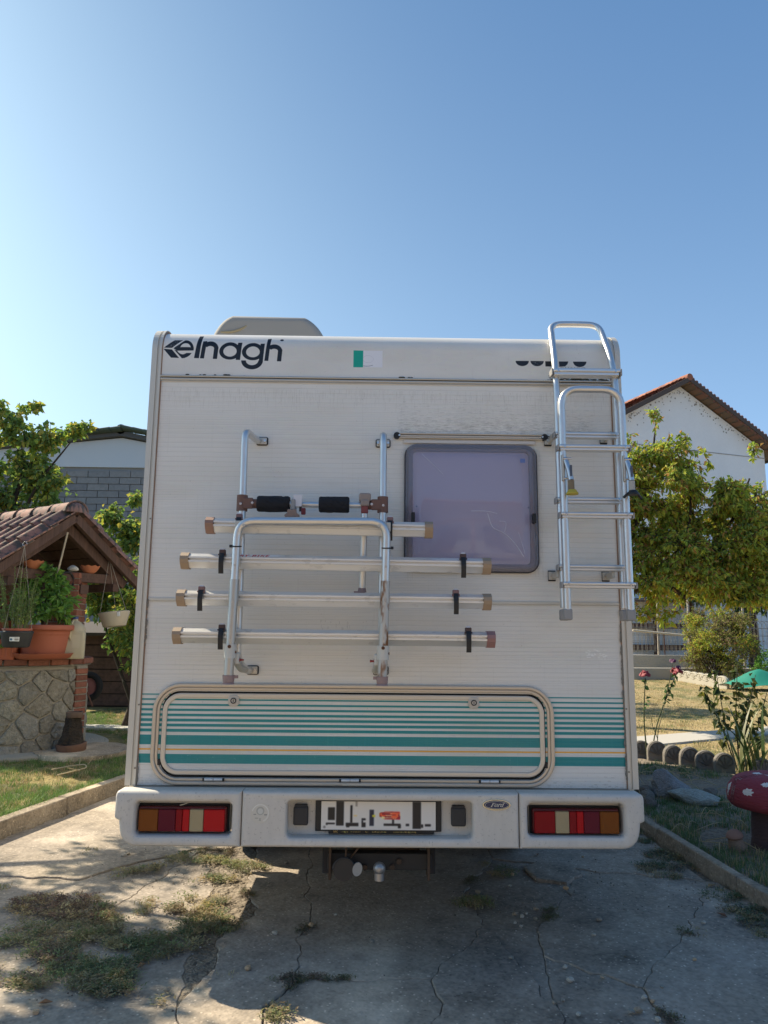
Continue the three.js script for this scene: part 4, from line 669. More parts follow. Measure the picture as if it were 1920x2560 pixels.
{
  const C = [-4.19, .085, -5.14], w = thing('stone_well', 'round stone well with brick coping and tiled gable roof on the lawn', 'well', C);
  const RB = .885, RT = .85, HT = .905, rad = (y) => RB + (RT - RB) * y / HT;
  const wall = part('well_wall', w);
  mesh('mortar_core', lathe([[RB - .012, 0], [RT - .012, HT], [RT - .25, HT], [RT - .25, 0]], 56), mortar, wall);
  // rubble stones: relaxed cells on the unrolled wall, only where the camera side shows them
  const r = mulberry(5), a0 = -.15, a1 = 2.75, seeds = []; const WL = (a1 - a0) * RB;
  for (let i = 0; i < 4000 && seeds.length < 96; i++) { const p = [r() * WL, r() * (HT - .05)], big = .10 + .085 * r(); if (seeds.every((q) => Math.hypot(q[0] - p[0], (q[1] - p[1]) * 1.08) > (big + q[2]) * .62)) seeds.push([...p, big]); }
  seeds.forEach((s, si) => {
    let P = [[s[0] - .3, s[1] - .3], [s[0] + .3, s[1] - .3], [s[0] + .3, s[1] + .3], [s[0] - .3, s[1] + .3]];
    for (const q of seeds) { if (q === s) continue; const dx = q[0] - s[0], dy = q[1] - s[1], d = Math.hypot(dx, dy); if (d > .6) continue; const k = d * (.5 + .22 * (s[2] - q[2]) / (s[2] + q[2])) - .008; const nx = dx / d, ny = dy / d, O = []; for (let i = 0; i < P.length; i++) { const A = P[i], B = P[(i + 1) % P.length], da = (A[0] - s[0]) * nx + (A[1] - s[1]) * ny - k, db = (B[0] - s[0]) * nx + (B[1] - s[1]) * ny - k; if (da <= 0) O.push(A); if (da * db < 0) { const t = da / (da - db); O.push([A[0] + (B[0] - A[0]) * t, A[1] + (B[1] - A[1]) * t]); } } P = O; if (P.length < 3) return; }
    P = P.map(([x, y]) => [Math.max(.0, Math.min(WL, x)), Math.max(.005, Math.min(HT - .035, y))]);
    // rounded outline
    const O = []; P.forEach((p, i) => { const a = P[(i + P.length - 1) % P.length], b = P[(i + 1) % P.length]; O.push([p[0] * .84 + a[0] * .16, p[1] * .84 + a[1] * .16], [p[0] * .94 + a[0] * .03 + b[0] * .03, p[1] * .94 + a[1] * .03 + b[1] * .03], [p[0] * .84 + b[0] * .16, p[1] * .84 + b[1] * .16]); });
    const cx = O.reduce((t, p) => t + p[0], 0) / O.length, cy = O.reduce((t, p) => t + p[1], 0) / O.length, pos = [], idx = [], n = O.length, hgt = .008 + .012 * r();
    const ringAt = (k, h) => O.forEach(([x, y], i) => { const X = cx + (x - cx) * k, Y = cy + (y - cy) * k, hh = h + (k < .95 ? (hash(i, si, 3) - .5) * .014 : 0), a = a0 + X / RB, R = rad(Y) + hh; pos.push(R * Math.cos(a), Y, R * Math.sin(a)); });
    ringAt(1, -.02); ringAt(.985, hgt * .35); ringAt(.9, hgt * .9); ringAt(.5, hgt);
    { const a = a0 + cx / RB, R = rad(cy) + hgt * (.9 + .4 * r()); pos.push(R * Math.cos(a), cy, R * Math.sin(a)); }
    for (let k = 0; k < 3; k++) for (let i = 0; i < n; i++) { const A = k * n + i, B = k * n + (i + 1) % n; idx.push(A, A + n, B, B, A + n, B + n); }
    for (let i = 0; i < n; i++) idx.push(3 * n + i, 4 * n, 3 * n + (i + 1) % n);
    const g = new THREE.BufferGeometry(); g.setAttribute('position', new THREE.Float32BufferAttribute(pos, 3)); g.setIndex(idx); g.computeVertexNormals(); setUV(g, (x, y, z) => [Math.atan2(z, x) * RB + si * .37, y + si * .21]);
    mesh('stone', g, stoneM[si % 4], wall);
  });
  // brick coping on edge
  const cop = part('coping', w); mesh('coping_bed', lathe([[.875, HT], [.875, HT + .02], [.60, HT + .02], [.60, HT]], 56), mortar, cop);
  for (let i = 0; i < 24; i++) { const a = i / 24 * 6.2832, g = new RoundedBoxGeometry(.27, .062, .215, 2, .007); jitter(g, .004, 12, i); const o = mesh('brick', boxUV(g), brickM[i % 3], cop); o.position.set(.755 * Math.cos(a), HT + .047 + rr(-.003, .003), .755 * Math.sin(a)); o.rotation.y = -a; }
  mesh('coping_joints', lathe([[.87, HT + .02], [.87, HT + .068], [.67, HT + .068], [.67, HT + .02]], 56), mortar, cop);
  // pillars of brick along the ridge axis
  const ang = Math.atan2(.565, .825), ax = [.825, .565], PO = (s) => s > 0 ? [.65, .16] : [-.46, -.316];
  for (const s of [-1, 1]) {
    const p = part('pillar', w); mesh('pillar_core', place(box(.345, 1.0, .345, 0, HT + .5, 0), [PO(s)[0], 0, PO(s)[1]], [0, .12, 0]), mortar, p);
    for (let k = 0; k < 14; k++) for (let q = 0; q < 4; q++) for (const h of [0, 1]) {
      if (s < 0 && q > 1) continue; const len = k % 2 ? .235 : .115, off = k % 2 ? (h ? .127 : -.062) : (h ? .065 : -.124); const L = k % 2 ? (h ? .11 : .235) : (h ? .235 : .11);
      const g = box(L, .058, .03, off, 0, .168, .004, 1); g.rotateY(q * Math.PI / 2 + .12); g.translate(PO(s)[0], HT + .10 + k * .0685, PO(s)[1]); mesh('brick', boxUV(g), brickM[(k + q + h) % 3], p);
    }
  }
  { const p = part('pilaster', w); const X = .825, Z = .10; mesh('pilaster_core', place(box(.13, HT, .14, 0, HT / 2, 0), [X, 0, Z], [0, -.42, 0]), mortar, p); for (let k = 0; k < 12; k++) { const g = place(box(.15, .058, .16, 0, 0, 0, .005, 1), [X, .05 + k * .072, Z], [0, -.42, 0]); mesh('brick', boxUV(g), brickM[k % 3], p); } }
  mesh('footing', lathe([[1.12, -.02], [1.13, .025], [1.08, .045], [.85, .05]], 48), mat([.36, .34, .29], .97, 0, { bumpMap: concreteBump, bumpScale: .01 }), w);
  // roof: local frame u along ridge (back to front), v across
  const rf = part('roof', w), RY = 2.565, half = .80, drop = .62, f = .98, back = -1.25;
  rf.rotation.y = -ang; rf.position.set(.0, 0, -.10);                                                    // local x = ridge direction toward the gable that shows
  const slope = Math.atan2(drop, half), sl = Math.hypot(half, drop);
  const beam = (a, b, wd, hg) => { const A = V(...a), B = V(...b), L = A.distanceTo(B), g = box(L, hg, wd, 0, 0, 0, .008, 1); g.applyMatrix4(new THREE.Matrix4().lookAt(A, B, V(0, 1, 0)).multiply(new THREE.Matrix4().makeRotationY(Math.PI / 2))); const m = A.add(B).multiplyScalar(.5); g.translate(m.x, m.y, m.z); return boxUV(g); };
  const eaveY = RY - drop;
  for (const x of [f, back]) for (const s of [-1, 1]) mesh('rafter', beam([x, RY - .04, 0], [x, eaveY - .14, s * (half + .13)], .07, .095), wood, rf);
  for (const x of [f - .14, -.3, back + .2]) { for (const s of [-1, 1]) mesh('inner_rafter', beam([x, RY - .14, 0], [x, eaveY - .12, s * half], .075, .11), wood, rf); mesh('tie_beam', box(.085, .105, 1.5, x, eaveY - .065, 0, .006, 1), wood, rf); }
  for (const s of [-1, 1]) { mesh('purlin', box(f - back - .1, .09, .08, (f + back) / 2, eaveY - .16, s * .63, .006, 1), wood, rf); mesh('plate_beam', box(f - back - .1, .10, .10, (f + back) / 2, eaveY - .20, s * .22), wood, rf); }
  for (const s of [-1, 1]) for (let k = 0; k < 6; k++) { const d = .08 + k * .17, cx = Math.cos(slope), sx = Math.sin(slope); mesh('plank', place(box(f - back, .018, .155), [(f + back) / 2, RY - .005 - d * sx, s * d * cx], [s * slope, 0, 0]), wood, rf); }
  // clay pan tiles: an S section swept down the slope
  const tileG = (() => { const n = 14, W = .215, L = .40, pos = [], idx = []; for (let e = 0; e < 2; e++) for (let i = 0; i <= n; i++) { const u = i / n, y = u < .62 ? .058 * Math.sin(u / .62 * Math.PI) : -.014 * Math.sin((u - .62) / .38 * Math.PI); for (const t of [0, .014]) pos.push(u * W - W / 2, y + t + (e ? .0 : .022), e ? -L / 2 : L / 2); } const st = (n + 1) * 2; for (let i = 0; i < n; i++) { const a = 2 * i; idx.push(a + 1, a + 3, a + 1 + st, a + 3, a + 3 + st, a + 1 + st, a, a + st, a + 2, a + 2, a + st, a + 2 + st, a, a + 2, a + 1, a + 2, a + 3, a + 1); } idx.push(0, 1, st, 1, st + 1, st, 2 * n, 2 * n + st, 2 * n + 1, 2 * n + 1, 2 * n + st, 2 * n + 1 + st); const g = new THREE.BufferGeometry(); g.setAttribute('position', new THREE.Float32BufferAttribute(pos, 3)); g.setIndex(idx); const q = toCreasedNormals(g, .8); return setUV(q, (x, y, z) => [x, z]); })();
  for (const s of [-1, 1]) for (let c = 0; c < 11; c++) for (let k = 0; k < 3; k++) {
    const d = .16 + k * .325, x = f - .02 - c * .208, o = mesh('tile', tileG, tileM[(c * 2 + k + (s > 0)) % 3], rf), cx = Math.cos(slope), sx = Math.sin(slope), lift = .022;
    o.rotation.order = 'YXZ'; o.position.set(x + rr(-.006, .006), RY - d * sx + lift * cx + .01 + k * -.004, s * (d * cx + lift * sx)); o.rotation.set(slope, s > 0 ? 0 : Math.PI, 0); o.rotation.z = rr(-.02, .02);
  }
  const ridgeG = (() => { const n = 12, L = .40, pos = [], idx = []; for (let e = 0; e < 3; e++) for (let i = 0; i <= n; i++) { const a = i / n * Math.PI, R = (e === 0 ? .135 : e === 1 ? .118 : .112); for (const t of [0, .014]) pos.push(e === 0 ? L / 2 : e === 1 ? L / 2 - .04 : -L / 2, Math.sin(a) * (R + t) * .9, Math.cos(a) * (R + t)); } const st = (n + 1) * 2; for (let e = 0; e < 2; e++) for (let i = 0; i < n; i++) { const a = e * st + 2 * i; idx.push(a + 1, a + 1 + st, a + 3, a + 3, a + 1 + st, a + 3 + st, a, a + 2, a + st, a + 2, a + 2 + st, a + st); } for (let i = 0; i < n; i++) { const a = 2 * i; idx.push(a, a + 1, a + 2, a + 2, a + 1, a + 3); } const g = new THREE.BufferGeometry(); g.setAttribute('position', new THREE.Float32BufferAttribute(pos, 3)); g.setIndex(idx); return setUV(toCreasedNormals(g, .8), (x, y, z) => [x, z * 1.4]); })();
  for (let k = 0; k < 7; k++) { const o = mesh('ridge_tile', ridgeG, tileM[k % 3], rf); o.position.set(f - .17 - k * .345, RY + .015 + (k ? 0 : .008), 0); o.rotation.z = -.035 + rr(-.02, .02); }
  { const g = new THREE.SphereGeometry(.132, 20, 10, 0, Math.PI * 2, 0, Math.PI / 2); g.scale(.75, .92, 1); mesh('ridge_end_tile', setUV(g, (x, y, z) => [x, z]), tileM[0], rf).position.set(f + .0, RY + .01, 0); }
  // horseshoe, two clay scallop bowls and a white stone on the tie beam
  const toW = (x, y, z) => [C[0] + Math.cos(ang) * x - Math.sin(ang) * z, C[1] + y, C[2] - .10 + Math.sin(ang) * x + Math.cos(ang) * z];
  const hs = thing('horseshoe', 'dark iron horseshoe nailed on the wooden beam of the well roof', 'horseshoe', toW(f - .09, eaveY - .22, -.02)), hp = []; for (let i = 0; i <= 26; i++) { const a = -.9 + i / 26 * (Math.PI + 1.8), R = .085; hp.push(V(0, .10 + Math.sin(a) * R * 1.15, Math.cos(a) * R)); }
  { const g = sweep(hp, .013, 8); g.scale(.8, 1, 1); mesh('shoe', g, mat([.035, .033, .034], .6, .6), hs); const nl = []; for (const i of [5, 8, 11, 15, 18, 21]) nl.push(cyl(.004, .004, .008, .011, hp[i].y, hp[i].z, 6, 'x')); mesh('nail_heads', nl, mat([.02, .02, .02], .6), hs); hs.rotation.y = -ang; }
  const bowlG = (() => { const n = 40, m = 6, pos = [], idx = []; for (let j = 0; j <= m; j++) for (let i = 0; i <= n; i++) { const a = i / n * 6.2832, u = j / m, R = (.035 + .075 * Math.pow(u, .8)) * (1 + .06 * u * Math.cos(9 * a)), y = .085 * Math.pow(u, 1.5) + .006 * u * Math.cos(9 * a); pos.push(R * Math.cos(a), y, R * Math.sin(a)); } for (let j = 0; j < m; j++) for (let i = 0; i < n; i++) { const a = j * (n + 1) + i, b = a + n + 1; idx.push(a, b, a + 1, a + 1, b, b + 1); } const g = new THREE.BufferGeometry(); g.setAttribute('position', new THREE.Float32BufferAttribute(pos, 3)); g.setIndex(idx); g.computeVertexNormals(); return setUV(g, (x, y, z) => [x, z]); })();
  const clay = mat([.44, .155, .075], .85);
  for (const [z, l] of [[.36, 'orange clay scalloped bowl on the beam above the herb basket'], [-.33, 'orange clay scalloped bowl on the beam beside the white stone']]) { const b = mesh('clay_bowl', bowlG, clay); b.position.set(...toW(f - .14, eaveY - .012, z)); tag(b, l, 'bowl', 'clay bowls on the well beam'); }
  const ws = mesh('white_stone', jitter(new THREE.IcosahedronGeometry(.05, 3).scale(1.3, .65, .9), .016, 14, 5), mat([.6, .58, .52], .8)); ws.position.set(...toW(f - .14, eaveY + .02, -.13)); tag(ws, 'pale stone lying on the well beam between the clay bowls', 'stone');
}
// plants
const greens = { hazel: [[.18, .29, .06], [.22, .34, .07], [.15, .25, .06], [.42, .48, .07], [.48, .42, .08], [.20, .32, .07]], walnut: [[.08, .15, .045], [.09, .18, .05], [.07, .13, .04]], bright: [[.19, .39, .07], [.15, .33, .06], [.24, .43, .07]], herb: [[.19, .28, .08], [.24, .33, .10], [.15, .24, .08]], yellow: [[.46, .52, .06], [.32, .42, .05], [.54, .54, .06], [.58, .46, .06], [.25, .34, .05], [.50, .28, .08], [.40, .48, .07], [.34, .44, .06]], bush: [[.26, .29, .06], [.19, .22, .05], [.26, .20, .09], [.21, .13, .08], [.36, .36, .08]] };
const bark = mat([.07, .052, .038], .95, 0, { bumpMap: soilBump, bumpScale: .02 });
const terra = mat([.36, .105, .06], .62), potLip = (R, h, t, k = .8) => [[0, 0], [R * k, 0], [R * k + .004, .004], [R * .97, h * .86], [R * .97, h * .87], [R * 1.05, h * .88], [R * 1.07, h * .985], [R * 1.05, h], [R * 1.0, h], [R * .98, h * .9], [0, h * .9]];
const earth = mat([.035, .025, .018], .98);
{ // big terracotta pot with a lemon shrub
  const p = thing('plant_pot', 'large round terracotta plastic pot with broad leaved citrus shrub', 'plant pot', [-3.56, 1.07, -4.56]);
  mesh('saucer', lathe([[0, 0], [.235, 0], [.275, .02], [.30, .06], [.307, .066], [.285, .066], [.25, .03], [0, .025]], 40), terra, p);
  mesh('pot', lathe([[0, .028], [.205, .028], [.212, .034], [.248, .25], [.252, .25], [.252, .262], [.256, .262], [.256, .274], [.262, .30], [.286, .305], [.293, .315], [.293, .352], [.285, .36], [.27, .36], [.262, .33], [0, .325]], 44), terra, p);
  mesh('soil', lathe([[.26, .326], [.1, .335], [0, .338]], 20), earth, p);
  const lv = new Leaves(), wd = []; limb(wd, [[-.03, .33, 0], [-.04, .48, .0], [-.06, .7, 0]], .013, .007); limb(wd, [[-.03, .38, 0], [.09, .5, .04], [.2, .6, .05]], .009, .005); limb(wd, [[-.03, .4, 0], [-.18, .52, .02], [-.25, .62, 0]], .008, .004); limb(wd, [[.0, .34, .04], [.0, .55, .05], [.03, .8, .03]], .008, .004);
  for (const [x, y, z, rx, ry, n] of [[-.05, .72, 0, .17, .17, 130], [.15, .60, .03, .16, .13, 120], [-.2, .60, 0, .15, .14, 120], [.0, .50, .1, .18, .11, 100], [-.02, .92, .02, .12, .13, 70], [.22, .48, .05, .08, .09, 40], [-.16, .82, 0, .11, .11, 60], [.12, .78, 0, .1, .13, 60]]) bough(lv, wd, [x, y, z], [rx * 1.08, ry * 1.08, rx], n * 1.6, .085, greens.bright, { wide: .55, hang: -.05, per: 9, twig: .004 });
  mesh('stem', wd, bark, p); mesh('crown', lv.geo(), leafMat, p); mesh('stake', pipe([[.02, .30, .03], [.08, .80, .02], [.155, 1.36, -.02]], .011, .05, 8), mat([.42, .35, .25], .8), p);
}
{ // trough
  const p = thing('planter_trough', 'ribbed rectangular terracotta trough of low greenery on the well coping', 'planter', [-4.02, 1.07, -4.40]);
  const s = polyShape([[-.25, 0], [.23, 0], [.27, .165], [.285, .165], [.285, .20], [-.31, .20], [-.31, .165], [-.29, .165]]); const g = new THREE.ExtrudeGeometry(s, { depth: .2, bevelEnabled: true, bevelSize: .006, bevelThickness: .006, bevelSegments: 2 }); g.translate(0, .004, -.1); mesh('trough', toCreasedNormals(g, .5), mat([.42, .12, .065], .62), p);
  const rb = []; for (let i = 0; i < 9; i++) rb.push(box(.02, .13, .012, -.22 + i * .055, .082, .104, .004, 1)); mesh('ribs', rb, mat([.42, .12, .065], .62), p);
  const lv = new Leaves(), wd = []; for (let i = 0; i < 7; i++) bough(lv, wd, [-.25 + i * .08, .24, rr(-.03, .1)], [.09, .06, .1], 55, .035, greens.bright, { wide: .7, twig: .002, hang: .1 }); bough(lv, wd, [.14, .18, .12], [.05, .08, .03], 60, .03, greens.bright, { wide: .7, twig: .002 }); mesh('stem', wd, bark, p); mesh('greenery', lv.geo(), leafMat, p); p.rotation.y = .25;
}
{ // hanging herb basket
  const p = thing('hanging_basket', 'charcoal hanging basket with flowering basil herbs and a barcode sticker', 'hanging basket', [-3.63, 1.20, -4.10]), grey = mat([.028, .03, .034], .6);
  mesh('basket', lathe([[0, 0], [.105, 0], [.125, .012], [.150, .14], [.155, .145], [.155, .16], [.145, .165], [.138, .15], [0, .145]], 36), grey, p); mesh('inner_pot', lathe([[.125, .14], [.138, .17], [.142, .19], [.132, .19], [.12, .17], [0, .165]], 32), terra, p);
  const t = canvasTex(128, 56, (x) => { x.fillStyle = '#dfe3e6'; x.fillRect(0, 0, 128, 56); x.fillStyle = '#3d6f94'; x.beginPath(); x.arc(22, 32, 15, 0, 7); x.fill(); x.fillStyle = '#333'; for (let i = 0; i < 11; i++) x.fillRect(66 + i * 5, 26, 2 + (i * 7) % 3, 20); x.fillStyle = '#888'; x.fillRect(66, 10, 50, 8); });
  const st = new THREE.CylinderGeometry(.1475, .142, .042, 14, 1, true, -.30, .62); st.translate(0, .085, 0); mesh('barcode_sticker', st, mat([1, 1, 1], .5, 0, { map: t }), p); st.rotateY(.3);
  const hookY = 1.02, cords = [0, 2.1, 4.2]; for (const a of cords) mesh('cord', pipe([[.148 * Math.cos(a), .15, .148 * Math.sin(a)], [0, hookY, 0]], .0022, .01, 5), mat([.35, .31, .26], .7), p); mesh('hook', new THREE.TorusGeometry(.022, .003, 6, 18, 5).translate(0, hookY + .022, 0), steel, p);
  const lv = new Leaves(), wd = []; for (let i = 0; i < 48; i++) { const a = rr(0, 6.28), R = rr(.02, .12), h = rr(.32, .66), x = R * Math.cos(a), z = R * Math.sin(a), ex = x * 2.1 + rr(-.04, .04), ez = z * 1.8; limb(wd, [[x, .16, z], [(x + ex) / 2, .16 + h * .5, (z + ez) / 2], [ex, .16 + h, ez]], .0032, .0015, 4); for (let k = 0; k < 24; k++) { const u = rr(.25, 1), d = rdir(.2); lv.add(V(x + (ex - x) * u, .16 + h * u, z + (ez - z) * u), d, d.clone().cross(rdir()).normalize(), u > .75 ? .016 : .036, u > .75 ? .010 : .016, pick(greens.herb), .2); } } mesh('stem', wd, mat([.14, .17, .06], .8), p); mesh('herbs', lv.geo(), leafMat, p);
}
{ // empty cream basket
  const p = thing('hanging_basket', 'tilted cream plastic hanging bowl beside the camper corner', 'hanging basket', [-3.02, 1.42, -5.15]); p.rotation.z = .12;
  mesh('bowl', lathe([[0, 0], [.10, 0], [.125, .012], [.165, .13], [.175, .165], [.168, .17], [.155, .13], [.11, .02], [0, .015]], 36), mat([.46, .41, .33], .6), p); for (const a of [.3, 2.4, 4.5]) mesh('cord', pipe([[.165 * Math.cos(a), .16, .165 * Math.sin(a)], [-.02, .80, 0]], .0025, .01, 5), mat([.36, .32, .27], .7), p); mesh('hook', new THREE.TorusGeometry(.024, .0032, 6, 18, 5).translate(-.02, .825, 0), steel, p); mesh('tag_clip', box(.035, .05, .01, .10, .13, .15, .004), mat([.7, .7, .7], .5), p);
}
{ // grey succulent pot at the edge
  const p = thing('plant_pot', 'small terracotta pot of silver grey succulent above the trough', 'plant pot', [-4.06, 1.27, -4.62]); mesh('pot', lathe(potLip(.13, .2, 0), 28), terra, p); const lv = new Leaves(); for (let i = 0; i < 200; i++) { const d = rdir(.5); lv.add(V(d.x * .05, .19 + Math.abs(d.y) * .05, d.z * .05), d, d.clone().cross(rdir()).normalize(), .075, .016, pick([[.20, .24, .20], [.16, .20, .16]]), .2); } mesh('succulent', lv.geo(), leafMat, p); mesh('stand', cyl(.1, .1, .2, 0, -.1, 0, 20), terra, p);
}
{ // plastic jug
  const p = thing('plastic_jug', 'cloudy cream plastic water jug with blue cap on the well coping', 'jug', [-3.31, 1.07, -4.74]), jm = mat([.58, .52, .38], .45, 0, { transmission: .25, thickness: 0 });
  const s = roundRect(-.115, -.085, .115, .085, .04), g = new THREE.ExtrudeGeometry(s, { depth: .27, bevelEnabled: true, bevelSize: .012, bevelThickness: .012, bevelSegments: 3, bevelOffset: -.012 }); g.rotateX(-Math.PI / 2); g.translate(0, .012, 0); const top = lathe([[.115, .0], [.108, .04], [.085, .085], [.045, .115], [.026, .125], [.026, .15]], 28); top.scale(1, 1, .76); top.translate(0, .285, 0);
  mesh('body', [boxUV(toCreasedNormals(g, .6)), top], jm, p); mesh('cap', cyl(.028, .028, .026, 0, .44, 0, 20), mat([.02, .05, .22], .4), p); mesh('handle', pipe([[-.02, .41, .05], [-.045, .36, .10], [-.045, .24, .10], [-.03, .2, .08]], .014, .03, 8), jm, p); mesh('label', extrude(roundRect(-.02, .12, .06, .26, .01), .003, .0005, .085), mat([.5, .45, .34], .6), p); p.rotation.y = .35;
}
{ // stump cut ring planter
  const p = thing('tree_stump', 'rotten hollow tree stump in wooden rings beside the well', 'stump', [-3.20, .135, -4.62]), tw = mat([.085, .055, .038], .95, 0, { map: woodTex }); tw.color.setRGB(1, 1.1, 1.1);
  const g = new THREE.CylinderGeometry(.07, .13, .36, 30, 14, true), q = g.attributes.position; for (let i = 0; i < q.count; i++) { const a = Math.atan2(q.getZ(i), q.getX(i)), y = q.getY(i), n = fbm((a + 3.15) / 6.3, y * .4 + .5, 10, 6, 3); const k = 1 + (n - .5) * 1.25 + .14 * Math.cos(3 * a + y * 4); q.setX(i, q.getX(i) * k - .03 * (y + .18)); q.setZ(i, q.getZ(i) * k); } g.translate(0, .24, 0); jitter(g, .010, 26, 4); mesh('trunk_shell', g, mat([.055, .042, .032], .97, 0, { bumpMap: soilBump, bumpScale: .03 }), p);
  mesh('upper_ring', jitter(lathe([[.066, .395], [.098, .39], [.102, .455], [.07, .457], [.066, .395]], 26), .006, 20, 2), mat([.15, .10, .075], .9), p); mesh('lower_ring', place(jitter(lathe([[.12, 0], [.165, 0], [.175, .085], [.135, .09], [.12, 0]], 28), .007, 16, 6), [0, 0, .02], [.05, 0, .05]), mat([.16, .085, .055], .9), p); mesh('soil', lathe([[.16, .08], [0, .09]], 16), earth, p);
  p.scale.setScalar(.86);
  const pad = mesh('concrete_pad', jitter(cyl(.5, .49, .09, 0, 0, 0, 40), .008, 5, 3), mat([.42, .39, .33], .97, 0, { map: concreteTex, bumpMap: concreteBump, bumpScale: .01 })); pad.material.color.setRGB(1.3, 1.25, 1.15); pad.position.set(-3.12, .09, -4.72); tag(pad, 'round concrete pad under the rotten stump', 'pad', null, 'structure'); boxUV(pad.geometry); setUV(pad.geometry, (x, y, z) => [x, z + y]);
}
{ // wheelbarrow leaning behind the well
  const b = thing('wheelbarrow', 'old wheelbarrow with pink wheel rim leaning upright behind the well', 'wheelbarrow', [-3.86, .09, -6.75]), pk = mat([.30, .13, .13], .6, .1);
  const ty = new THREE.TorusGeometry(.155, .042, 12, 36); mesh('tyre', ty, rubber, b).position.set(.02, .55, .10); const rm = lathe([[0, .012], [.05, .016], [.085, -.008], [.122, -.004], [.13, .03], [.13, -.03]], 30); rm.rotateX(Math.PI / 2); mesh('rim', rm, pk, b).position.set(.02, .55, .10);
  mesh('axle', cyl(.018, .018, .10, .02, .55, .10, 12, 'z'), mat([.12, .05, .04], .8), b); for (const z of [.0, .19]) mesh('fork', pipe([[.0, .55, z], [-.10, .72, z], [-.32, 1.0, z + (z ? .1 : -.1)]], .014, .05, 8), mat([.16, .06, .05], .7), b); mesh('strut', pipe([[.02, .52, .17], [.08, .40, .17], [.12, .30, .16]], .012, .02, 8), mat([.2, .09, .06], .8), b);
  mesh('tray', place(new THREE.ExtrudeGeometry(polyShape([[-.25, 0], [.25, 0], [.33, .28], [-.33, .28]]), { depth: .6, bevelEnabled: true, bevelSize: .01, bevelThickness: .01 }), [-.5, .5, -.2], [0, 0, 1.35]), mat([.05, .055, .05], .7), b);
}
{ // brown plank shed behind
  const s = thing('garden_shed', 'low dark brown plank shed under the trees behind the well', 'shed', [-3.4, .085, -9.6]), d = mat([1, 1, 1], .9, 0, { map: woodTex }); mesh('shed_core', box(4.2, 1.2, 1.2, 0, .6, -.62), mat([.03, .02, .015], .95), s); for (let k = 0; k < 6; k++) mesh('plank', box(4.2, .19, .03, 0, .12 + k * .205, rr(-.004, .006), .004, 1), d, s); mesh('shed_roof', place(box(4.6, .05, 1.7), [0, 1.33, -.5], [.12, 0, 0]), mat([.06, .05, .045], .9), s);
}
{ // block house with green tiled roof
  const Z = -20.5, h = thing('grey_house', 'grey block house with white gable band and mossy green roof', 'house', [-8.85, -.36, Z]), blk = tex(256, 256, (u, v) => { const k = .235 + .07 * (fbm(u, v, 12, 4, 4) - .5) + .05 * (fbm(u, v, 90, 3, 2) - .5); return [k, k * .98, k * .97]; }, 1); const bm = [[1, 1, 1], [.9, .9, .92], [1.1, 1.08, 1.06]].map((c) => mat(c, .95, 0, { map: blk }));
  mesh('wall_core', box(11.4, 7.05, 6, -1.55, 3.52, -3.08), mat([.26, .255, .25], .95), h); mesh('gable_band', [extrude(polyShape([[-7.3, 7.05], [4.2, 7.05], [4.2, 7.35], [.35, 8.05], [-7.3, 7.2]]), .2, 0, -.2)], mat([.58, .60, .62], .9), h);
  for (let k = 0; k < 12; k++) for (let i = 0; i < 17; i++) { const L = .70, x = -7.0 + i * L + (k % 2) * .35, y = 4.35 + k * .225; if (x + L / 2 > 4.15) continue; mesh('block', boxUV(box(L - .02, .207, .06, x, y, -.05, .006, 1)), bm[Math.floor(rnd() * 3)], h); }
  mesh('corner_pipe', cyl(.06, .06, 7.2, 1.75, 3.6, .05, 12), mat([.45, .47, .5], .6), h);
  const gm = mat([.075, .10, .08], .9), rt = []; mesh('roof_board', [extrude(polyShape([[-7.6, 7.17], [.35, 8.08], [4.5, 7.35], [4.5, 7.47], [.35, 8.24], [-7.6, 7.31]]), 6.4, 0, -6.2)], mat([.10, .10, .10], .9), h);
  for (let i = 0; i < 22; i++) { const u = i / 22, x = -7.6 + u * 7.95, y = 7.36 + u * .92; mesh('roof_tile', place(cyl(.11, .13, .46, 0, 0, 0, 10, 'x'), [x + .2, y + .03, .22], [0, 0, .11], [1, .7, 2.2]), gm, h); } for (let i = 0; i < 11; i++) { const u = i / 11, x = .45 + u * 4.0, y = 8.27 - u * .76; mesh('roof_tile', place(cyl(.13, .11, .42, 0, 0, 0, 10, 'x'), [x + .2, y + .02, .22], [0, 0, -.185], [1, .7, 2.2]), gm, h); }
  mesh('ridge_cap', cyl(.17, .17, 6.2, .35, 8.30, -2.9, 12, 'z'), gm, h);
}
function tree(name, label, category, base, build, group, crownName = 'crown', m = leafMat) { const t = thing(name, label, category, base, group), lv = new Leaves(), wd = [], keep = rnd; rnd = mulberry([...name].reduce((a, c) => a * 31 + c.charCodeAt(0) | 0, 7)); build(lv, wd); rnd = keep; mesh('trunk', wd, bark, t); mesh(crownName, lv.geo(), m, t); return t; }
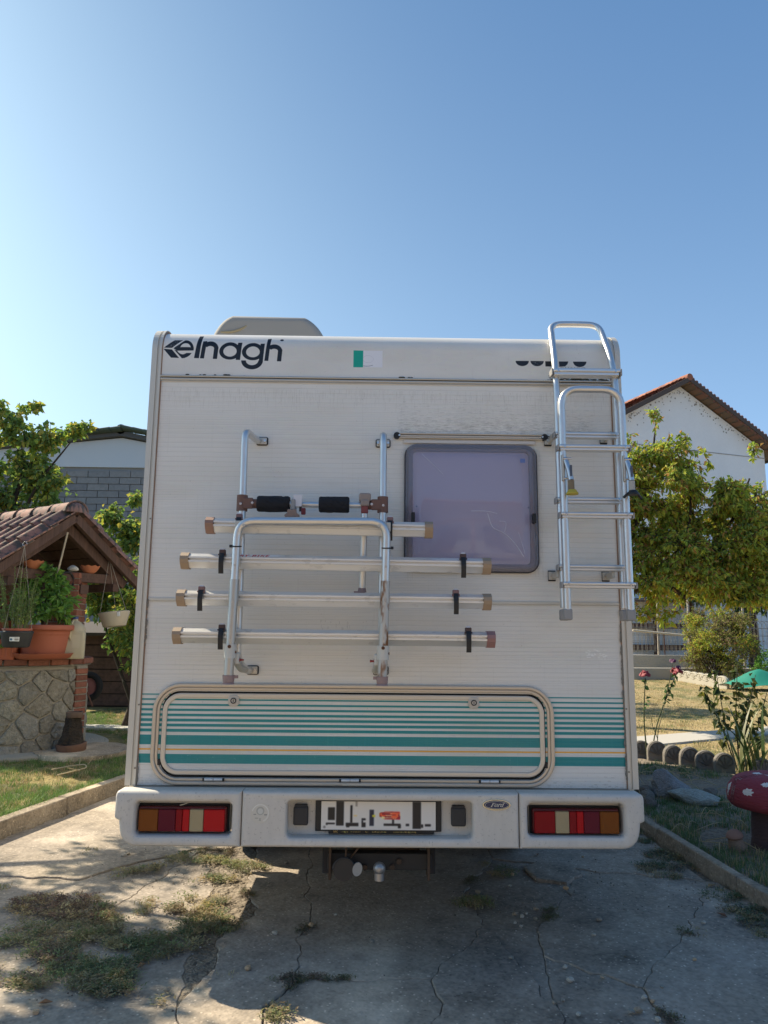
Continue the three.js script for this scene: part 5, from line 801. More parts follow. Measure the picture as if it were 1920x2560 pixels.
tree('hazel_tree', 'loose hazel tree with curled leaves towering behind the well roof', 'tree', [-5.4, .16, -7.4], (lv, wd) => {
  limb(wd, [[0, 0, 0], [.05, 1.2, 0], [-.05, 2.6, .05], [.1, 3.6, 0]], .08, .03); limb(wd, [[0, 1.8, 0], [-.5, 2.8, .1], [-.6, 3.9, 0], [-.55, 4.4, 0]], .04, .012); limb(wd, [[0, 2.4, 0], [.35, 3.3, .1], [.75, 4.0, 0]], .035, .01); limb(wd, [[0, 1.6, 0], [-.9, 2.3, .2], [-1.2, 3.0, .1]], .035, .012);
  for (const [x, y, z, rx, ry, n] of [[.05, 2.35, 0, .5, .45, 420], [-.2, 3.0, .1, .5, .42, 400], [.2, 3.5, 0, .42, .4, 330], [-.45, 3.55, 0, .38, .38, 250], [-.55, 4.05, 0, .32, .28, 190], [-.15, 4.3, 0, .3, .2, 130], [-.35, 4.55, 0, .2, .15, 60], [.45, 4.05, 0, .3, .22, 150], [.8, 4.18, 0, .2, .14, 70], [.98, 4.25, 0, .1, .08, 30], [.12, 4.55, 0, .2, .12, 50], [-.9, 2.5, .2, .5, .45, 300], [-1.0, 3.3, .1, .4, .35, 150], [-1.0, 4.2, .1, .3, .35, 110], [.5, 2.9, 0, .3, .35, 150], [.7, 2.2, 0, .4, .3, 200], [0, 1.6, 0, .8, .5, 320], [.1, 3.95, 0, .4, .35, 200], [.45, 3.3, 0, .4, .4, 200], [-.2, 2.4, .2, .7, .5, 300]]) bough(lv, wd, [x, y, z], [rx, ry, rx * .9], n * 2.1, .088, greens.hazel, { wide: .8, per: 9, twig: .006 });
});
tree('leafy_shrub', 'tall sunlit leafy shrub between well roof and camper corner', 'shrub', [-3.75, -.3, -8.2], (lv, wd) => {
  limb(wd, [[0, 0, 0], [.1, 1.2, 0], [0, 2.5, 0], [.05, 3.6, 0]], .05, .015); limb(wd, [[0, .6, 0], [-.5, 1.8, 0], [-.9, 2.9, 0]], .03, .01); limb(wd, [[0, .6, 0], [.6, 1.8, 0], [.75, 2.9, 0]], .03, .01);
  for (const [x, y, z, rx, ry, n] of [[-.7, 2.9, 0, .5, .4, 480], [-1.2, 2.8, 0, .4, .35, 330], [0, 3.1, 0, .5, .42, 520], [.55, 3.1, 0, .45, .45, 480], [-.5, 3.45, 0, .28, .24, 150], [.3, 3.6, 0, .25, .24, 140], [.75, 3.6, 0, .26, .3, 160], [-.5, 2.2, 0, .55, .45, 480], [.3, 2.3, 0, .6, .5, 560], [.9, 2.4, 0, .45, .45, 400], [-.15, 3.75, 0, .14, .16, 50], [.75, 1.7, 0, .5, .4, 330], [.0, 1.6, 0, .5, .4, 330], [1.2, 3.1, 0, .4, .5, 300]]) bough(lv, wd, [x, y, z], [rx, ry, rx], n * 2.4, .085, greens.hazel, { wide: .8, per: 9, twig: .005 });
});
tree('leaning_shrub', 'leaning green shrub between brick pillar and camper corner', 'shrub', [-3.15, .085, -6.9], (lv, wd) => {
  limb(wd, [[-.25, 0, 0], [-.1, .5, 0], [.1, 1.0, 0], [.25, 1.6, 0]], .06, .025); limb(wd, [[.1, 1.0, 0], [-.15, 1.4, .05], [-.3, 1.8, 0]], .025, .01);
  for (const [x, y, z, rx, ry, n] of [[.1, 1.8, -.1, .5, .4, 420], [-.35, 1.55, -.1, .35, .35, 260], [.35, 1.35, -.1, .35, .3, 220], [-.2, 1.05, 0, .25, .22, 130], [-.1, .85, .1, .2, .15, 80], [.0, 2.2, -.3, .6, .3, 320], [-.35, 1.3, .15, .14, .2, 60]]) bough(lv, wd, [x, y, z], [rx, ry, rx], n * 2.6, .07, greens.hazel, { wide: .6, per: 10, twig: .004 });
});
// pear tree beside the yard whose shade dapples the driveway
tree('pear_tree', 'spreading pear tree whose drooping leaves hang beside the well roof', 'tree', [-4.75, .085, -2.35], (lv, wd) => {
  limb(wd, [[0, 0, 0], [.05, 1.0, 0], [0, 1.9, .05], [.15, 2.6, .1]], .11, .07, 9); limb(wd, [[.0, 1.8, 0], [.5, 2.6, .2], [1.0, 3.1, .3]], .06, .02); limb(wd, [[.0, 1.9, 0], [-.6, 2.8, -.1], [-1.0, 3.4, 0]], .06, .02); limb(wd, [[.1, 2.4, .1], [.3, 3.2, .5], [.4, 3.8, .9]], .05, .02); limb(wd, [[.1, 2.2, 0], [.2, 2.9, -.5], [.3, 3.4, -.9]], .05, .02);
  limb(wd, [[.5, 2.6, .2], [1.0, 2.35, -.05], [1.42, 2.05, -.25]], .022, .008);
  for (const [x, y, z, rx, ry, n] of [[.35, 3.0, .35, .5, .38, 300], [.75, 3.35, .55, .42, .35, 230], [-.3, 3.3, .1, .6, .5, 300], [-.9, 3.5, 0, .5, .4, 200], [.35, 3.6, .95, .42, .36, 190], [.25, 3.3, -.8, .45, .36, 210], [.0, 3.9, .3, .55, .35, 220], [.65, 2.75, -.2, .35, .25, 120], [.1, 2.7, 1.1, .4, .3, 150], [.5, 3.9, .2, .3, .25, 90]]) bough(lv, wd, [x, y, z], [rx, ry, rx], n * 2.4, .10, greens.bright, { wide: .55, per: 9, twig: .005, hang: -.7 });
  bough(lv, wd, [1.46, 2.05, -.28], [.15, .33, .14], 44, .115, greens.bright, { wide: .5, per: 5, twig: .004, hang: -1.3, up: -.5 });
});
// ---------- house, trees, fences and beds beyond the driveway ----------
{
  const h = thing('white_house', 'white rendered gable house with red tiled roof behind the trees', 'house', [12.6, 0, -26]); h.rotation.y = .33;
  const AY = 12.0, HW = 4.3, P = .545, EY = AY - .35 - HW * P;
  const ren = tex(512, 512, (u, v) => { const k = .80 + .08 * (fbm(u, v, 6, 4, 4) - .5) + .04 * (fbm(u, v, 120, 3, 2) - .5); return [k, k * .995, k * .985]; }, .2);
  const s = polyShape([[-HW, 0], [HW, 0], [HW, EY], [0, AY - .35], [-HW, EY]]); const wg = new THREE.ExtrudeGeometry(s, { depth: 9, bevelEnabled: false }); wg.translate(0, 0, -9); mesh('wall', boxUV(wg), mat([1, 1, 1], .92, 0, { map: ren }), h);
  mesh('floor_line', box(2 * HW + .02, .03, .02, 0, EY - .35, .012), mat([.36, .34, .32], .9), h);
  { const r = mulberry(12), sp = []; for (let i = 0; i < 150; i++) { const x = (r() * 2 - 1) * HW * .85, y = AY - .38 - Math.abs(x) * P - .05 - r() * r() * .9, q = .012 + r() * .03; sp.push(cyl(q, q, .004, x, y, .004, 5, 'z')); } mesh('peeling_spots', sp, mat([.30, .285, .26], .95), h).userData.kind = 'stuff'; }
  const th = .1, OV = .75, FO = .55;
  for (const k of [-1, 1]) {
    const L = (HW + OV) * Math.hypot(1, P), a = Math.atan(P), deck = box(L, .09, 9 + FO, L / 2, 0, -4.5 + FO / 2); deck.rotateZ(-a); if (k < 0) deck.scale(-1, 1, 1); deck.translate(0, AY - .22, 0); if (k < 0) { const ix = deck.index.array; for (let i = 0; i < ix.length; i += 3) [ix[i], ix[i + 1]] = [ix[i + 1], ix[i]]; deck.computeVertexNormals(); } mesh('roof_deck', deck, mat([.16, .12, .09], .9), h);
    const bb = box(L + .02, .18, .05, L / 2, 0, FO + .02, .01, 1); bb.rotateZ(-a * k); if (k < 0) bb.translate(-Math.cos(a) * L, -Math.sin(a) * 0, 0); const m = mesh('barge_board', bb, mat([.085, .06, .048], .8), h); m.position.y = AY - .20; if (k < 0) { bb.translate(0, 0, 0); }
    if (k < 0) { m.geometry = box(L + .02, .18, .05, -L / 2, 0, FO + .02, .01, 1).rotateZ(a); }
    for (let i = 0; i < 16; i++) { const x = .25 + i * (HW + OV - .2) / 16; mesh('soffit_board', place(box(.24, .02, FO), [k * x, AY - .285 - x * P, FO / 2], [0, 0, -k * a]), mat([.17 + .03 * (i % 3), .115, .075], .9), h); }
  }
  // clay tiles on the slope that shows
  const tg = new THREE.CylinderGeometry(.105, .125, .44, 8, 1, false, 0, Math.PI); tg.rotateZ(Math.PI / 2); tg.rotateX(-Math.PI / 2); const rm = [[.30, .115, .07], [.25, .10, .065], [.36, .15, .095], [.22, .10, .08]].map((c) => mat(c, .88));
  const a = Math.atan(P); for (let c = 0; c < 20; c++) for (let r = 0; r < 15; r++) { const d = .15 + r * .36, o = mesh('tile', tg, rm[Math.floor(rnd() * 4)], h); o.position.set(-d * Math.cos(a), AY - .15 - d * Math.sin(a) + rr(-.01, .02), FO - .1 - c * .235); o.rotation.z = a + .05; o.rotation.y = 0; }
  for (let c = 0; c < 12; c++) { const o = mesh('ridge_tile', cyl(.17, .15, .5, 0, 0, 0, 12, 'z'), rm[c % 4], h); o.position.set(0, AY - .12, FO - .2 - c * .42); }
  for (let c = 0; c < 26; c++) for (let r = 0; r < 1; r++) { const o = mesh('edge_tile', tg, rm[3], h); o.scale.setScalar(.72); const d = .15 + c * .2; o.position.set(d * Math.cos(a), AY - .15 - d * Math.sin(a), FO - .08); o.rotation.set(0, Math.PI, 0); o.rotation.z = -a; }
  mesh('gutter', cyl(.08, .08, 9.4, HW + OV - .02, EY - .3, -4.3, 10, 'z'), mat([.05, .045, .04], .7), h);
}
tree('apricot_tree', 'yellowing fruit tree with bright leaves beside the white house', 'tree', [3.35, .045, -8], (lv, wd) => {
  limb(wd, [[0, 0, 0], [.05, .8, 0], [.1, 1.5, 0], [.35, 2.0, .05]], .13, .09, 9); limb(wd, [[.2, 1.7, 0], [.6, 2.02, .05], [1.1, 2.08, .1], [1.4, 1.9, .1]], .065, .03); limb(wd, [[.3, 1.9, 0], [1.0, 2.35, 0], [1.65, 2.55, 0], [2.2, 3.1, 0], [2.5, 3.8, .1]], .07, .014); limb(wd, [[.3, 1.9, 0], [.6, 2.8, 0], [.9, 3.6, 0], [1.1, 4.7, 0]], .07, .012); limb(wd, [[1.2, 2.42, 0], [1.5, 3.1, .1], [1.55, 4.0, .1]], .035, .01); limb(wd, [[1.6, 2.55, 0], [2.3, 2.6, .2], [2.9, 2.9, .2]], .03, .01); limb(wd, [[.2, 1.8, 0], [-.3, 2.6, 0], [-.6, 3.4, 0]], .06, .015);
  const Y = greens.yellow, top = [[-.8, 3.6], [-.2, 4.2], [.4, 4.35], [.8, 4.55], [1.1, 4.75], [1.4, 4.35], [1.8, 4.15], [2.2, 3.95], [2.6, 3.95], [3.0, 3.5], [3.5, 3.0]], yt = (x) => { for (let i = 1; i < top.length; i++) if (x < top[i][0]) { const [a, b] = [top[i - 1], top[i]]; return a[1] + (b[1] - a[1]) * (x - a[0]) / (b[0] - a[0]); } return 2.8; };
  for (let i = 0; i < 122; i++) { const x = -.7 + 4.1 * ((i * .618034) % 1), h = yt(x) - .28, y = 1.9 + (h - 1.9) * ((i * .754877 + .3) % 1), R = rr(.26, .42), z = rr(-.55, .6) * (1 - .4 * Math.abs(x - 1.3) / 2); bough(lv, wd, [x, y, z], [R, R * .85, R], 430, .078, Y, { wide: .58, per: 10, twig: .005, hang: -.7, up: .3 }); }
  for (const [x, y, z, rx, ry, n] of [[1.08, 4.75, 0, .12, .25, 90], [1.48, 4.35, .1, .1, .28, 60], [1.83, 4.15, .1, .09, .24, 50], [2.6, 4.15, .1, .1, .3, 60], [2.95, 3.4, .2, .2, .18, 70], [.55, 4.45, 0, .2, .2, 90], [.7, 1.65, .1, .4, .2, 160], [1.1, 1.6, .1, .25, .16, 90], [2.2, 2.1, .2, .4, .15, 130], [1.35, 3.9, .1, .1, .3, 70]]) bough(lv, wd, [x, y, z], [rx, ry, rx], n, .085, Y, { wide: .58, per: 10, twig: .005, hang: -.7, up: .25 });
});
tree('plum_tree', 'broad plum tree shading the dry lawn behind the camper', 'tree', [1.5, .045, -12.2], (lv, wd) => {
  limb(wd, [[0, 0, 0], [.1, 1.3, 0], [0, 2.4, 0]], .13, .09, 8); for (const [x, z] of [[1, .3], [-.9, .4], [.2, -1], [.3, 1]]) limb(wd, [[0, 1.8, 0], [x * .6, 2.9, z * .6], [x * 1.2, 3.8, z * 1.2]], .06, .02);
  for (const [x, y, z, rx, ry, n] of [[0, 3.6, 0, .9, .6, 420], [1.1, 3.5, .3, .8, .6, 380], [-1, 3.5, .4, .8, .6, 330], [.3, 3.4, -1.1, .8, .6, 330], [.3, 3.3, 1.1, .8, .5, 330], [.2, 4.4, 0, .9, .5, 330], [1.7, 3.0, .2, .5, .4, 180]]) bough(lv, wd, [x, y, z], [rx, ry, rx], n, .14, greens.hazel, { wide: .6, per: 9, twig: .006 });
});
tree('walnut_tree', 'dark shady broadleaf tree in front of the white house base', 'tree', [13.6, .045, -23.5], (lv, wd) => {
  limb(wd, [[0, 0, 0], [.1, 1.5, 0], [0, 3, 0]], .2, .12, 8); limb(wd, [[0, 2, 0], [-1, 3, 0], [-1.9, 3.4, 0]], .09, .03); limb(wd, [[0, 2, 0], [1, 3, 0], [1.6, 3.6, 0]], .09, .03);
  for (const [x, y, z, rx, ry, n] of [[-.6, 3.2, 0, 1.1, .7, 420], [.6, 3.5, 0, 1.1, .8, 420], [-1.7, 3.0, 0, .8, .6, 300], [-1.2, 3.9, 0, .9, .6, 300], [.4, 4.3, 0, 1.2, .6, 330], [-.1, 2.6, .2, 1.1, .45, 300], [1.5, 3.4, 0, .8, .7, 260], [-2.4, 2.9, 0, .5, .45, 140]]) bough(lv, wd, [x, y, z], [rx, ry, rx], n * 1.6, .24, greens.walnut, { wide: .5, per: 9, twig: .01, hang: -.5 });
});
tree('garden_bush', 'round bush turning reddish beside the low concrete garden wall', 'bush', [10.2, .045, -19], (lv, wd) => {
  for (let i = 0; i < 34; i++) { const a = rr(0, 6.28), R = rr(.3, 1.15); limb(wd, [[rr(-.15, .15), 0, rr(-.15, .15)], [R * .5 * Math.cos(a), rr(.7, 1.1), R * .5 * Math.sin(a)], [R * Math.cos(a), rr(1.3, 2.1), R * Math.sin(a)]], .014, .004, 4); }
  for (let i = 0; i < 34; i++) { const a = rr(0, 6.28), R = rr(.1, 1.0), y = rr(.4, 2.0); bough(lv, wd, [R * Math.cos(a) * (1.2 - .25 * Math.abs(y - 1.3)), y, R * Math.sin(a)], [.42, .34, .42], 520, .07, i % 3 ? greens.bush : greens.yellow, { wide: .5, per: 10, twig: .004 }); }
}, null, 'foliage');
{ // wire fence of tall posts, low hooped fence
  const f = thing('wire_fence', 'tall wire fence on thin weathered posts behind the bush', 'fence', [11, .045, -22]), pm = mat([.42, .38, .32], .9), wm = mat([.25, .25, .25], .6, .4);
  for (const [x, hgt] of [[-1.38, 3.1], [-.33, 3.0], [1.55, 3.5], [3.4, 3.2], [-2.6, 3.0]]) mesh('post', place(cyl(.045, .04, hgt, 0, hgt / 2, 0, 8), [x, 0, 0], [0, 0, -.02]), pm, f);
  for (let k = 0; k < 11; k++) mesh('wire', box(8, .011, .011, .6, .45 + k * .235, .05), wm, f); const vw = []; for (let i = 0; i < 44; i++) vw.push(box(.004, 2.4, .004, -3.2 + i * .18, 1.6, .05)); const q = mesh('vertical_wires', vw, wm, f); q.userData.kind = 'stuff';
  const g = thing('hoop_fence', 'low hooped cream wire border fence behind the concrete garden wall', 'fence', [11, .045, -21.4]), hm = mat([.22, .20, .16], .8), hp = []; for (let i = 0; i < 40; i++) { const x = -2.7 + i * .14, P = []; for (let k = 0; k <= 10; k++) { const a = Math.PI - k / 10 * Math.PI; P.push(V(x + .12 * Math.cos(a), 1.72 + .12 * Math.sin(a), 0)); } hp.push(sweep([V(x - .12, .8, 0), ...P, V(x + .12, .8, 0)], .006, 4, false)); } const o = mesh('hoops', hp, hm, g); o.userData.kind = 'stuff'; for (const y of [.85, 1.1, 1.35, 1.6]) mesh('rail_wire', box(5.7, .012, .012, .1, y, 0), hm, g); for (const x of [-1.4, .9, 2.6]) mesh('stake', cyl(.02, .02, 1.7, x, .85, .02, 8), mat([.2, .1, .07], .8), g);
  const pl = mesh('fallen_pole', pipe([[-2.5, 0, 0], [-.5, -.18, .1], [0, -.25, .1]], .035, .1, 8), mat([.5, .44, .34], .85)); pl.position.set(11, 1.55, -21.2); tag(pl, 'bleached wooden pole leaning along the hooped border fence', 'pole');
}
{ // low walls
  const cm = mat([.42, .39, .33], .95, 0, { bumpMap: concreteBump, bumpScale: .02 }); const a = mesh('garden_wall', boxUV(box(3.6, .72, .25, 0, .36, 0, .02)), cm); a.position.set(9.4, .04, -21); tag(a, 'low concrete garden wall below the hooped border fence', 'wall', null, 'structure');
  const b = mesh('garden_wall', boxUV(place(box(4.4, .36, .3, 0, .18, 0, .02), [0, 0, 0], [0, .12, 0])), mat([.33, .31, .27], .95)); b.position.set(10.0, .04, -19.9); tag(b, 'low concrete ledge in front of the garden wall', 'wall', null, 'structure');
  const fh = thing('farm_shed', 'dark brown open timber shed behind the wire fence', 'shed', [10.0, .045, -25]); mesh('back_wall', box(4.5, 2.6, .15, 0, 1.3, -1), mat([.13, .09, .07], .9), fh); for (const x of [-2.1, -.7, .7, 2.1]) mesh('timber_post', box(.16, 2.7, .16, x, 1.35, 0), wood, fh); for (const y of [.9, 1.7]) mesh('timber_rail', box(4.4, .2, .06, 0, y, .1), wood, fh); mesh('shed_roof', place(box(5, .1, 2.4), [0, 2.75, -.5], [.1, 0, 0]), mat([.09, .07, .06], .9), fh);
}
// cast edging stones
const edgeG = (() => { const s = new THREE.Shape(); s.moveTo(-.1, -.1); s.lineTo(.1, -.1); s.lineTo(.1, .11); s.absarc(0, .11, .1, 0, Math.PI, false); s.closePath(); const a = extrude(s, .06, .012, -.03, 3, 12), l = [a]; for (let k = 0; k < 5; k++) { const t = Math.PI * (.15 + .175 * k); l.push(place(box(.014, .10, .012, 0, .05, 0, .005, 1), [0, .07, .032], [0, 0, t - Math.PI / 2])); } l.push(new THREE.TorusGeometry(.082, .008, 6, 20, Math.PI).translate(0, .11, .03)); return merge(l); })();
const edgeDark = mat([.18, .165, .145], .96, 0, { bumpMap: soilBump, bumpScale: .008 }), edgePale = mat([.40, .37, .30], .92);
for (let i = 0; i < 13; i++) { const u = -1 + i * .195, x = 2.85 + (u + .05) * .528, z = -4.85 + (u + .05) * .849; if (i === 11) continue; const o = mesh('edging_stone', edgeG, edgeDark); o.position.set(x, .06 + rr(-.015, .01), z); o.rotation.set(rr(-.06, .06), -1.015 + rr(-.08, .08) + Math.PI / 2 - .55, rr(-.04, .04)); tag(o, 'grey round topped concrete edging stone along the flower bed', 'edging stone', 'grey edging stones along the flower bed'); }
for (let i = 0; i < 13; i++) { const u = i / 12, o = mesh('edging_stone', edgeG, edgePale); o.scale.set(2.2, 1.45, 1.5); o.position.set(9.05 + .1 * Math.sin(u * 4), .07, -22 + u * 6.0); o.rotation.set(rr(-.05, .05), -1.42 + rr(-.05, .05), 0); tag(o, 'pale round topped edging stone below the low concrete garden wall', 'edging stone', 'pale edging stones by the garden wall'); }
tree('vegetable_plant', 'leafy green vegetable clump beside the reddish bush', 'plant', [12.2, .045, -19.4], (lv, wd) => { for (let i = 0; i < 14; i++) { const x = rr(-.9, 1.6), h = rr(.4, .95); limb(wd, [[x, 0, 0], [x + rr(-.1, .1), h, rr(-.2, .2)]], .012, .005, 4); bough(lv, wd, [x, h * .75, rr(-.3, .3)], [.3, h * .4, .3], 90, .12, greens.bright, { wide: .4, per: 8, twig: .004, hang: .1 }); } }, null, 'foliage');
{ // tarp
  const g = new THREE.PlaneGeometry(1.7, 1.2, 30, 20), p = g.attributes.position; for (let i = 0; i < p.count; i++) { const x = p.getX(i), y = p.getY(i), r = Math.hypot(x, y * 1.3); p.setZ(i, .42 * Math.exp(-((x * 1.1) ** 2 + (y * 1.6) ** 2) * 1.6) + .16 * (fbm(x * .3 + .5, y * .3 + .5, 5, 3, 3) - .4) * Math.exp(-r)); } g.rotateX(-Math.PI / 2); g.computeVertexNormals(); const o = mesh('tarpaulin', g, mat([.015, .20, .14], .55)); o.position.set(9.75, .10, -15.6); tag(o, 'crumpled green plastic tarpaulin on the dry lawn', 'tarpaulin');
}
// roses
const petalM = (c) => mat(c, .6, 0, { transmission: .15, thickness: 0 }), roseRed = petalM([.26, .012, .03]), rosePurple = petalM([.10, .012, .08]);
function roseFlower(R, seed) { const l = [], r = mulberry(seed); for (let k = 0; k < 16; k++) { const a = k * 2.4, t = k / 16, g = new THREE.SphereGeometry(R * (.45 + .55 * t), 7, 5, 0, 1.7, .5, 1.15); g.rotateY(a); g.rotateZ(.25 * t * Math.cos(a)); g.translate(Math.cos(a) * R * .12 * t, -R * .35 * t, Math.sin(a) * R * .12 * t); l.push(g); } return merge(l); }
{
  const p = thing('rose_bush', 'tall rose stems with dark red and purple blooms beside the camper', 'rose bush', [2.9, .075, -4.75]), wd = [], lv = new Leaves();
  limb(wd, [[0, 0, 0], [-.02, .4, 0], [0, .85, .04]], .009, .005, 6); limb(wd, [[.02, 0, .03], [.12, .4, .03], [.3, .82, .05], [.335, .9, .05]], .008, .004, 6); limb(wd, [[.2, .6, .04], [.27, .85, .04], [.30, 1.0, .05]], .005, .003, 5); limb(wd, [[.1, 0, 0], [.13, .3, 0], [.2, .5, 0]], .006, .003, 5); limb(wd, [[.12, .2, 0], [.05, .4, .03], [.09, .55, .02]], .004, .002, 5);
  for (const [x, y, z, R, m, s] of [[0, .90, .04, .055, roseRed, 1], [.345, .93, .05, .062, roseRed, 2], [.31, 1.04, .05, .035, rosePurple, 3], [.365, .975, .04, .03, rosePurple, 4]]) mesh('bloom', jitter(roseFlower(R, s), R * .22, 42, s).translate(x, y, z), m, p);
  for (const [x, y, n] of [[-.01, .78, 8], [.0, .6, 5], [.27, .74, 10], [.22, .65, 8], [.33, .86, 6]]) for (let i = 0; i < n; i++) { const d = rdir(); lv.add(V(x, y + rr(-.06, .06), .03), d, d.clone().cross(rdir()).normalize(), .065, .04, pick(greens.walnut), .2); } mesh('stem', wd, mat([.06, .075, .03], .8), p); mesh('leaves', lv.geo(), leafMat, p);
}
{
  const p = thing('rose_bush', 'sparse leafy rose bush without blooms behind the red mushroom stool', 'rose bush', [3.62, .05, -4.2]), wd = [], lv = new Leaves();
  for (const [ex, h, dx] of [[-.2, 1.0, -.12], [.05, 1.08, .0], [.2, .95, .1], [-.33, .82, -.15], [.3, .78, .2], [.1, .7, .05]]) { limb(wd, [[dx * .3, 0, rr(-.06, .06)], [dx, h * .5, 0], [ex, h, rr(-.08, .08)]], .008, .003, 6); for (let i = 0; i < 40; i++) { const u = rr(.35, 1), d = rdir(-.2); lv.add(V(dx + (ex - dx) * (u * 2 - 1 > 0 ? u * 2 - 1 : 0), h * u, rr(-.06, .06)), d, d.clone().cross(rdir()).normalize(), rr(.06, .105), rr(.04, .062), pick([[.06, .09, .025], [.09, .12, .03], [.045, .07, .025], [.16, .16, .03]]), .3); } } mesh('stem', wd, mat([.07, .07, .035], .85), p); mesh('leaves', lv.geo(), leafMat, p);
}
{ // iris
  const p = thing('iris_plant', 'clump of long sword shaped green iris leaves behind the mushroom stool', 'plant', [3.5, .06, -3.75]); for (let i = 0; i < 26; i++) { const a = rr(-1.2, 4.3), h = rr(.35, .8), lean = rr(.1, .75), pts = [], x0 = rr(-.12, .12), z0 = rr(-.1, .1); for (let k = 0; k <= 8; k++) { const u = k / 8; pts.push([x0 + Math.cos(a) * lean * u * u * h, h * u - .25 * lean * u * u * u * h, z0 + Math.sin(a) * lean * u * u * h]); } const pos = [], idx = []; pts.forEach(([x, y, z], k) => { const w = .016 * Math.sin(Math.PI * Math.min(1, .25 + k / 8 * .75)), sx = -Math.sin(a) * w, sz = Math.cos(a) * w; pos.push(x + sx, y, z + sz, x - sx, y, z - sz); if (k) { const q = 2 * k; idx.push(q - 2, q - 1, q, q, q - 1, q + 1); } }); const g = new THREE.BufferGeometry(); g.setAttribute('position', new THREE.Float32BufferAttribute(pos, 3)); g.setIndex(idx); g.computeVertexNormals(); mesh('leaf', g, mat([[.09, .15, .04], [.12, .18, .05], [.16, .17, .06], [.07, .12, .035]][i % 4], .5, 0, { transmission: .3, thickness: 0 }), p); }
}
// mushroom stool with flaking white spots
{
  const p = thing('mushroom_stool', 'red concrete mushroom stool with white paint blotches', 'stool', [2.50, .075, -1.40]); p.scale.set(.92, .97, .92);
  const t = canvasTex(1024, 512, (x) => { x.fillStyle = '#95404b'; x.fillRect(0, 0, 1024, 512); const r = mulberry(4); for (let i = 0; i < 2600; i++) { x.fillStyle = `rgba(${90 + r() * 80},${20 + r() * 30},${35 + r() * 25},${.1 + .25 * r()})`; x.fillRect(r() * 1024, r() * 512, 3 + r() * 14, 2 + r() * 6); } const blot = (cx, cy, rx, ry, drip) => { x.fillStyle = '#e6e4df'; x.beginPath(); for (let i = 0; i <= 34; i++) { const a = i / 34 * 6.2832, k = .72 + .45 * r(); const X = cx + rx * k * Math.cos(a), Y = cy + ry * k * Math.sin(a); i ? x.lineTo(X, Y) : x.moveTo(X, Y); } x.fill(); if (drip) x.fillRect(cx - 5, cy, 10, drip); }; for (let i = 0; i < 9; i++) { const cx = i * 114 + 30; blot(cx, i % 2 ? 300 : 250, 15 + r() * 9, 34 + r() * 20, i % 3 ? 0 : 110); if (i % 2) blot(cx + 50, 150, 22, 20); } for (let i = 0; i < 4; i++) blot(80 + i * 260, 60, 50, 20); });
  const cap = lathe([[0, .465], [.10, .462], [.20, .45], [.262, .425], [.298, .38], [.312, .33], [.305, .285], [.28, .255], [.20, .245], [.16, .25]].reverse(), 48), cp = cap.attributes.position; jitter(cap, .004, 8, 4); setUV(cap, (x, y, z) => [(Math.atan2(z, x) / 6.2832 + .5), Math.max(0, Math.min(1, y < .42 ? (y - .24) / .26 : .7 + (1 - Math.hypot(x, z) / .27) * .3))]);
  mesh('cap', cap, mat([1, 1, 1], .92, 0, { map: t, bumpMap: soilBump, bumpScale: .01 }), p); const st = lathe([[.16, .26], [.165, .16], [.172, .06], [.185, -.02]], 36); mesh('stem', jitter(st, .005, 8, 6), mat([.085, .055, .058], .92, 0, { bumpMap: soilBump, bumpScale: .006 }), p);
}
{ const p = thing('mushroom_ornament', 'small stone mushroom ornament beside the red mushroom stool', 'ornament', [2.20, .075, -1.33]), sm = mat([.24, .17, .13], .9, 0, { map: stoneTex }); sm.color.setRGB(.8, .62, .52); mesh('stem', jitter(lathe([[.045, -.01], [.05, .03], [.042, .075], [.02, .085]].reverse(), 24), .006, 12, 3), sm, p); const c = lathe([[0, .128], [.025, .125], [.046, .108], [.052, .088], [.045, .078], [0, .075]].reverse(), 26); c.rotateZ(.12); mesh('cap', jitter(c, .004, 12, 5), mat([.26, .155, .12], .85), p); }
{ // dry stalks lying in the bed
  const l = []; for (let i = 0; i < 70; i++) { const z = rr(-4.2, -.4), x = rr(2.05, Math.min(3.0, 2.7 + (z + 4.85) * .55)), a = rr(0, 6.28), L = rr(.12, .38), d = [Math.cos(a) * L, Math.sin(a) * L]; l.push(pipe([[x, .085, z], [x + d[0] * .5, .10 + rr(0, .06), z + d[1] * .5 + rr(-.04, .04)], [x + d[0], .09, z + d[1]]], .0028, .08, 4, false)); } const o = mesh('straw', l, mat([.40, .32, .18], .9)); tag(o, 'dry yellow stalks strewn over the flower bed soil', 'straw', null, 'stuff');
}
{ // rocks in the bed
  const R = (x, z, s, c, lab, rot, sd) => { const g = jitter(new THREE.IcosahedronGeometry(.5, 4), .16, 2.2, sd); const o = mesh('rock', boxUV(g), mat(c, .9, 0, { map: stoneTex, bumpMap: soilBump, bumpScale: .01 })); o.scale.set(...s); o.position.set(x, .075 + s[1] * .28, z); o.rotation.set(rot * .3, rot, rot * .5); tag(o, lab, 'rock'); };
  R(2.40, -2.85, [.34, .22, .2], [.85, .90, 1.02], 'large blue grey rock leaning in the flower bed', -.5, 3); R(2.50, -2.62, [.36, .13, .2], [1.15, 1.28, 1.28], 'flat pale green rock beside the blue grey rock', -.35, 8); R(2.20, -2.9, [.12, .12, .12], [.7, .62, .55], 'small tan rock by the bumper corner, topmost of three', .4, 12); R(2.14, -2.7, [.13, .10, .12], [.8, .74, .7], 'small pale rounded rock between two tan rocks', 1.2, 15); R(2.09, -2.5, [.11, .10, .12], [.6, .5, .45], 'small brown rock in the grass by the bumper corner', 2.2, 19); R(2.72, -2.85, [.13, .11, .12], [.7, .64, .6], 'small rounded rock behind the flat pale rock', .2, 23);
}
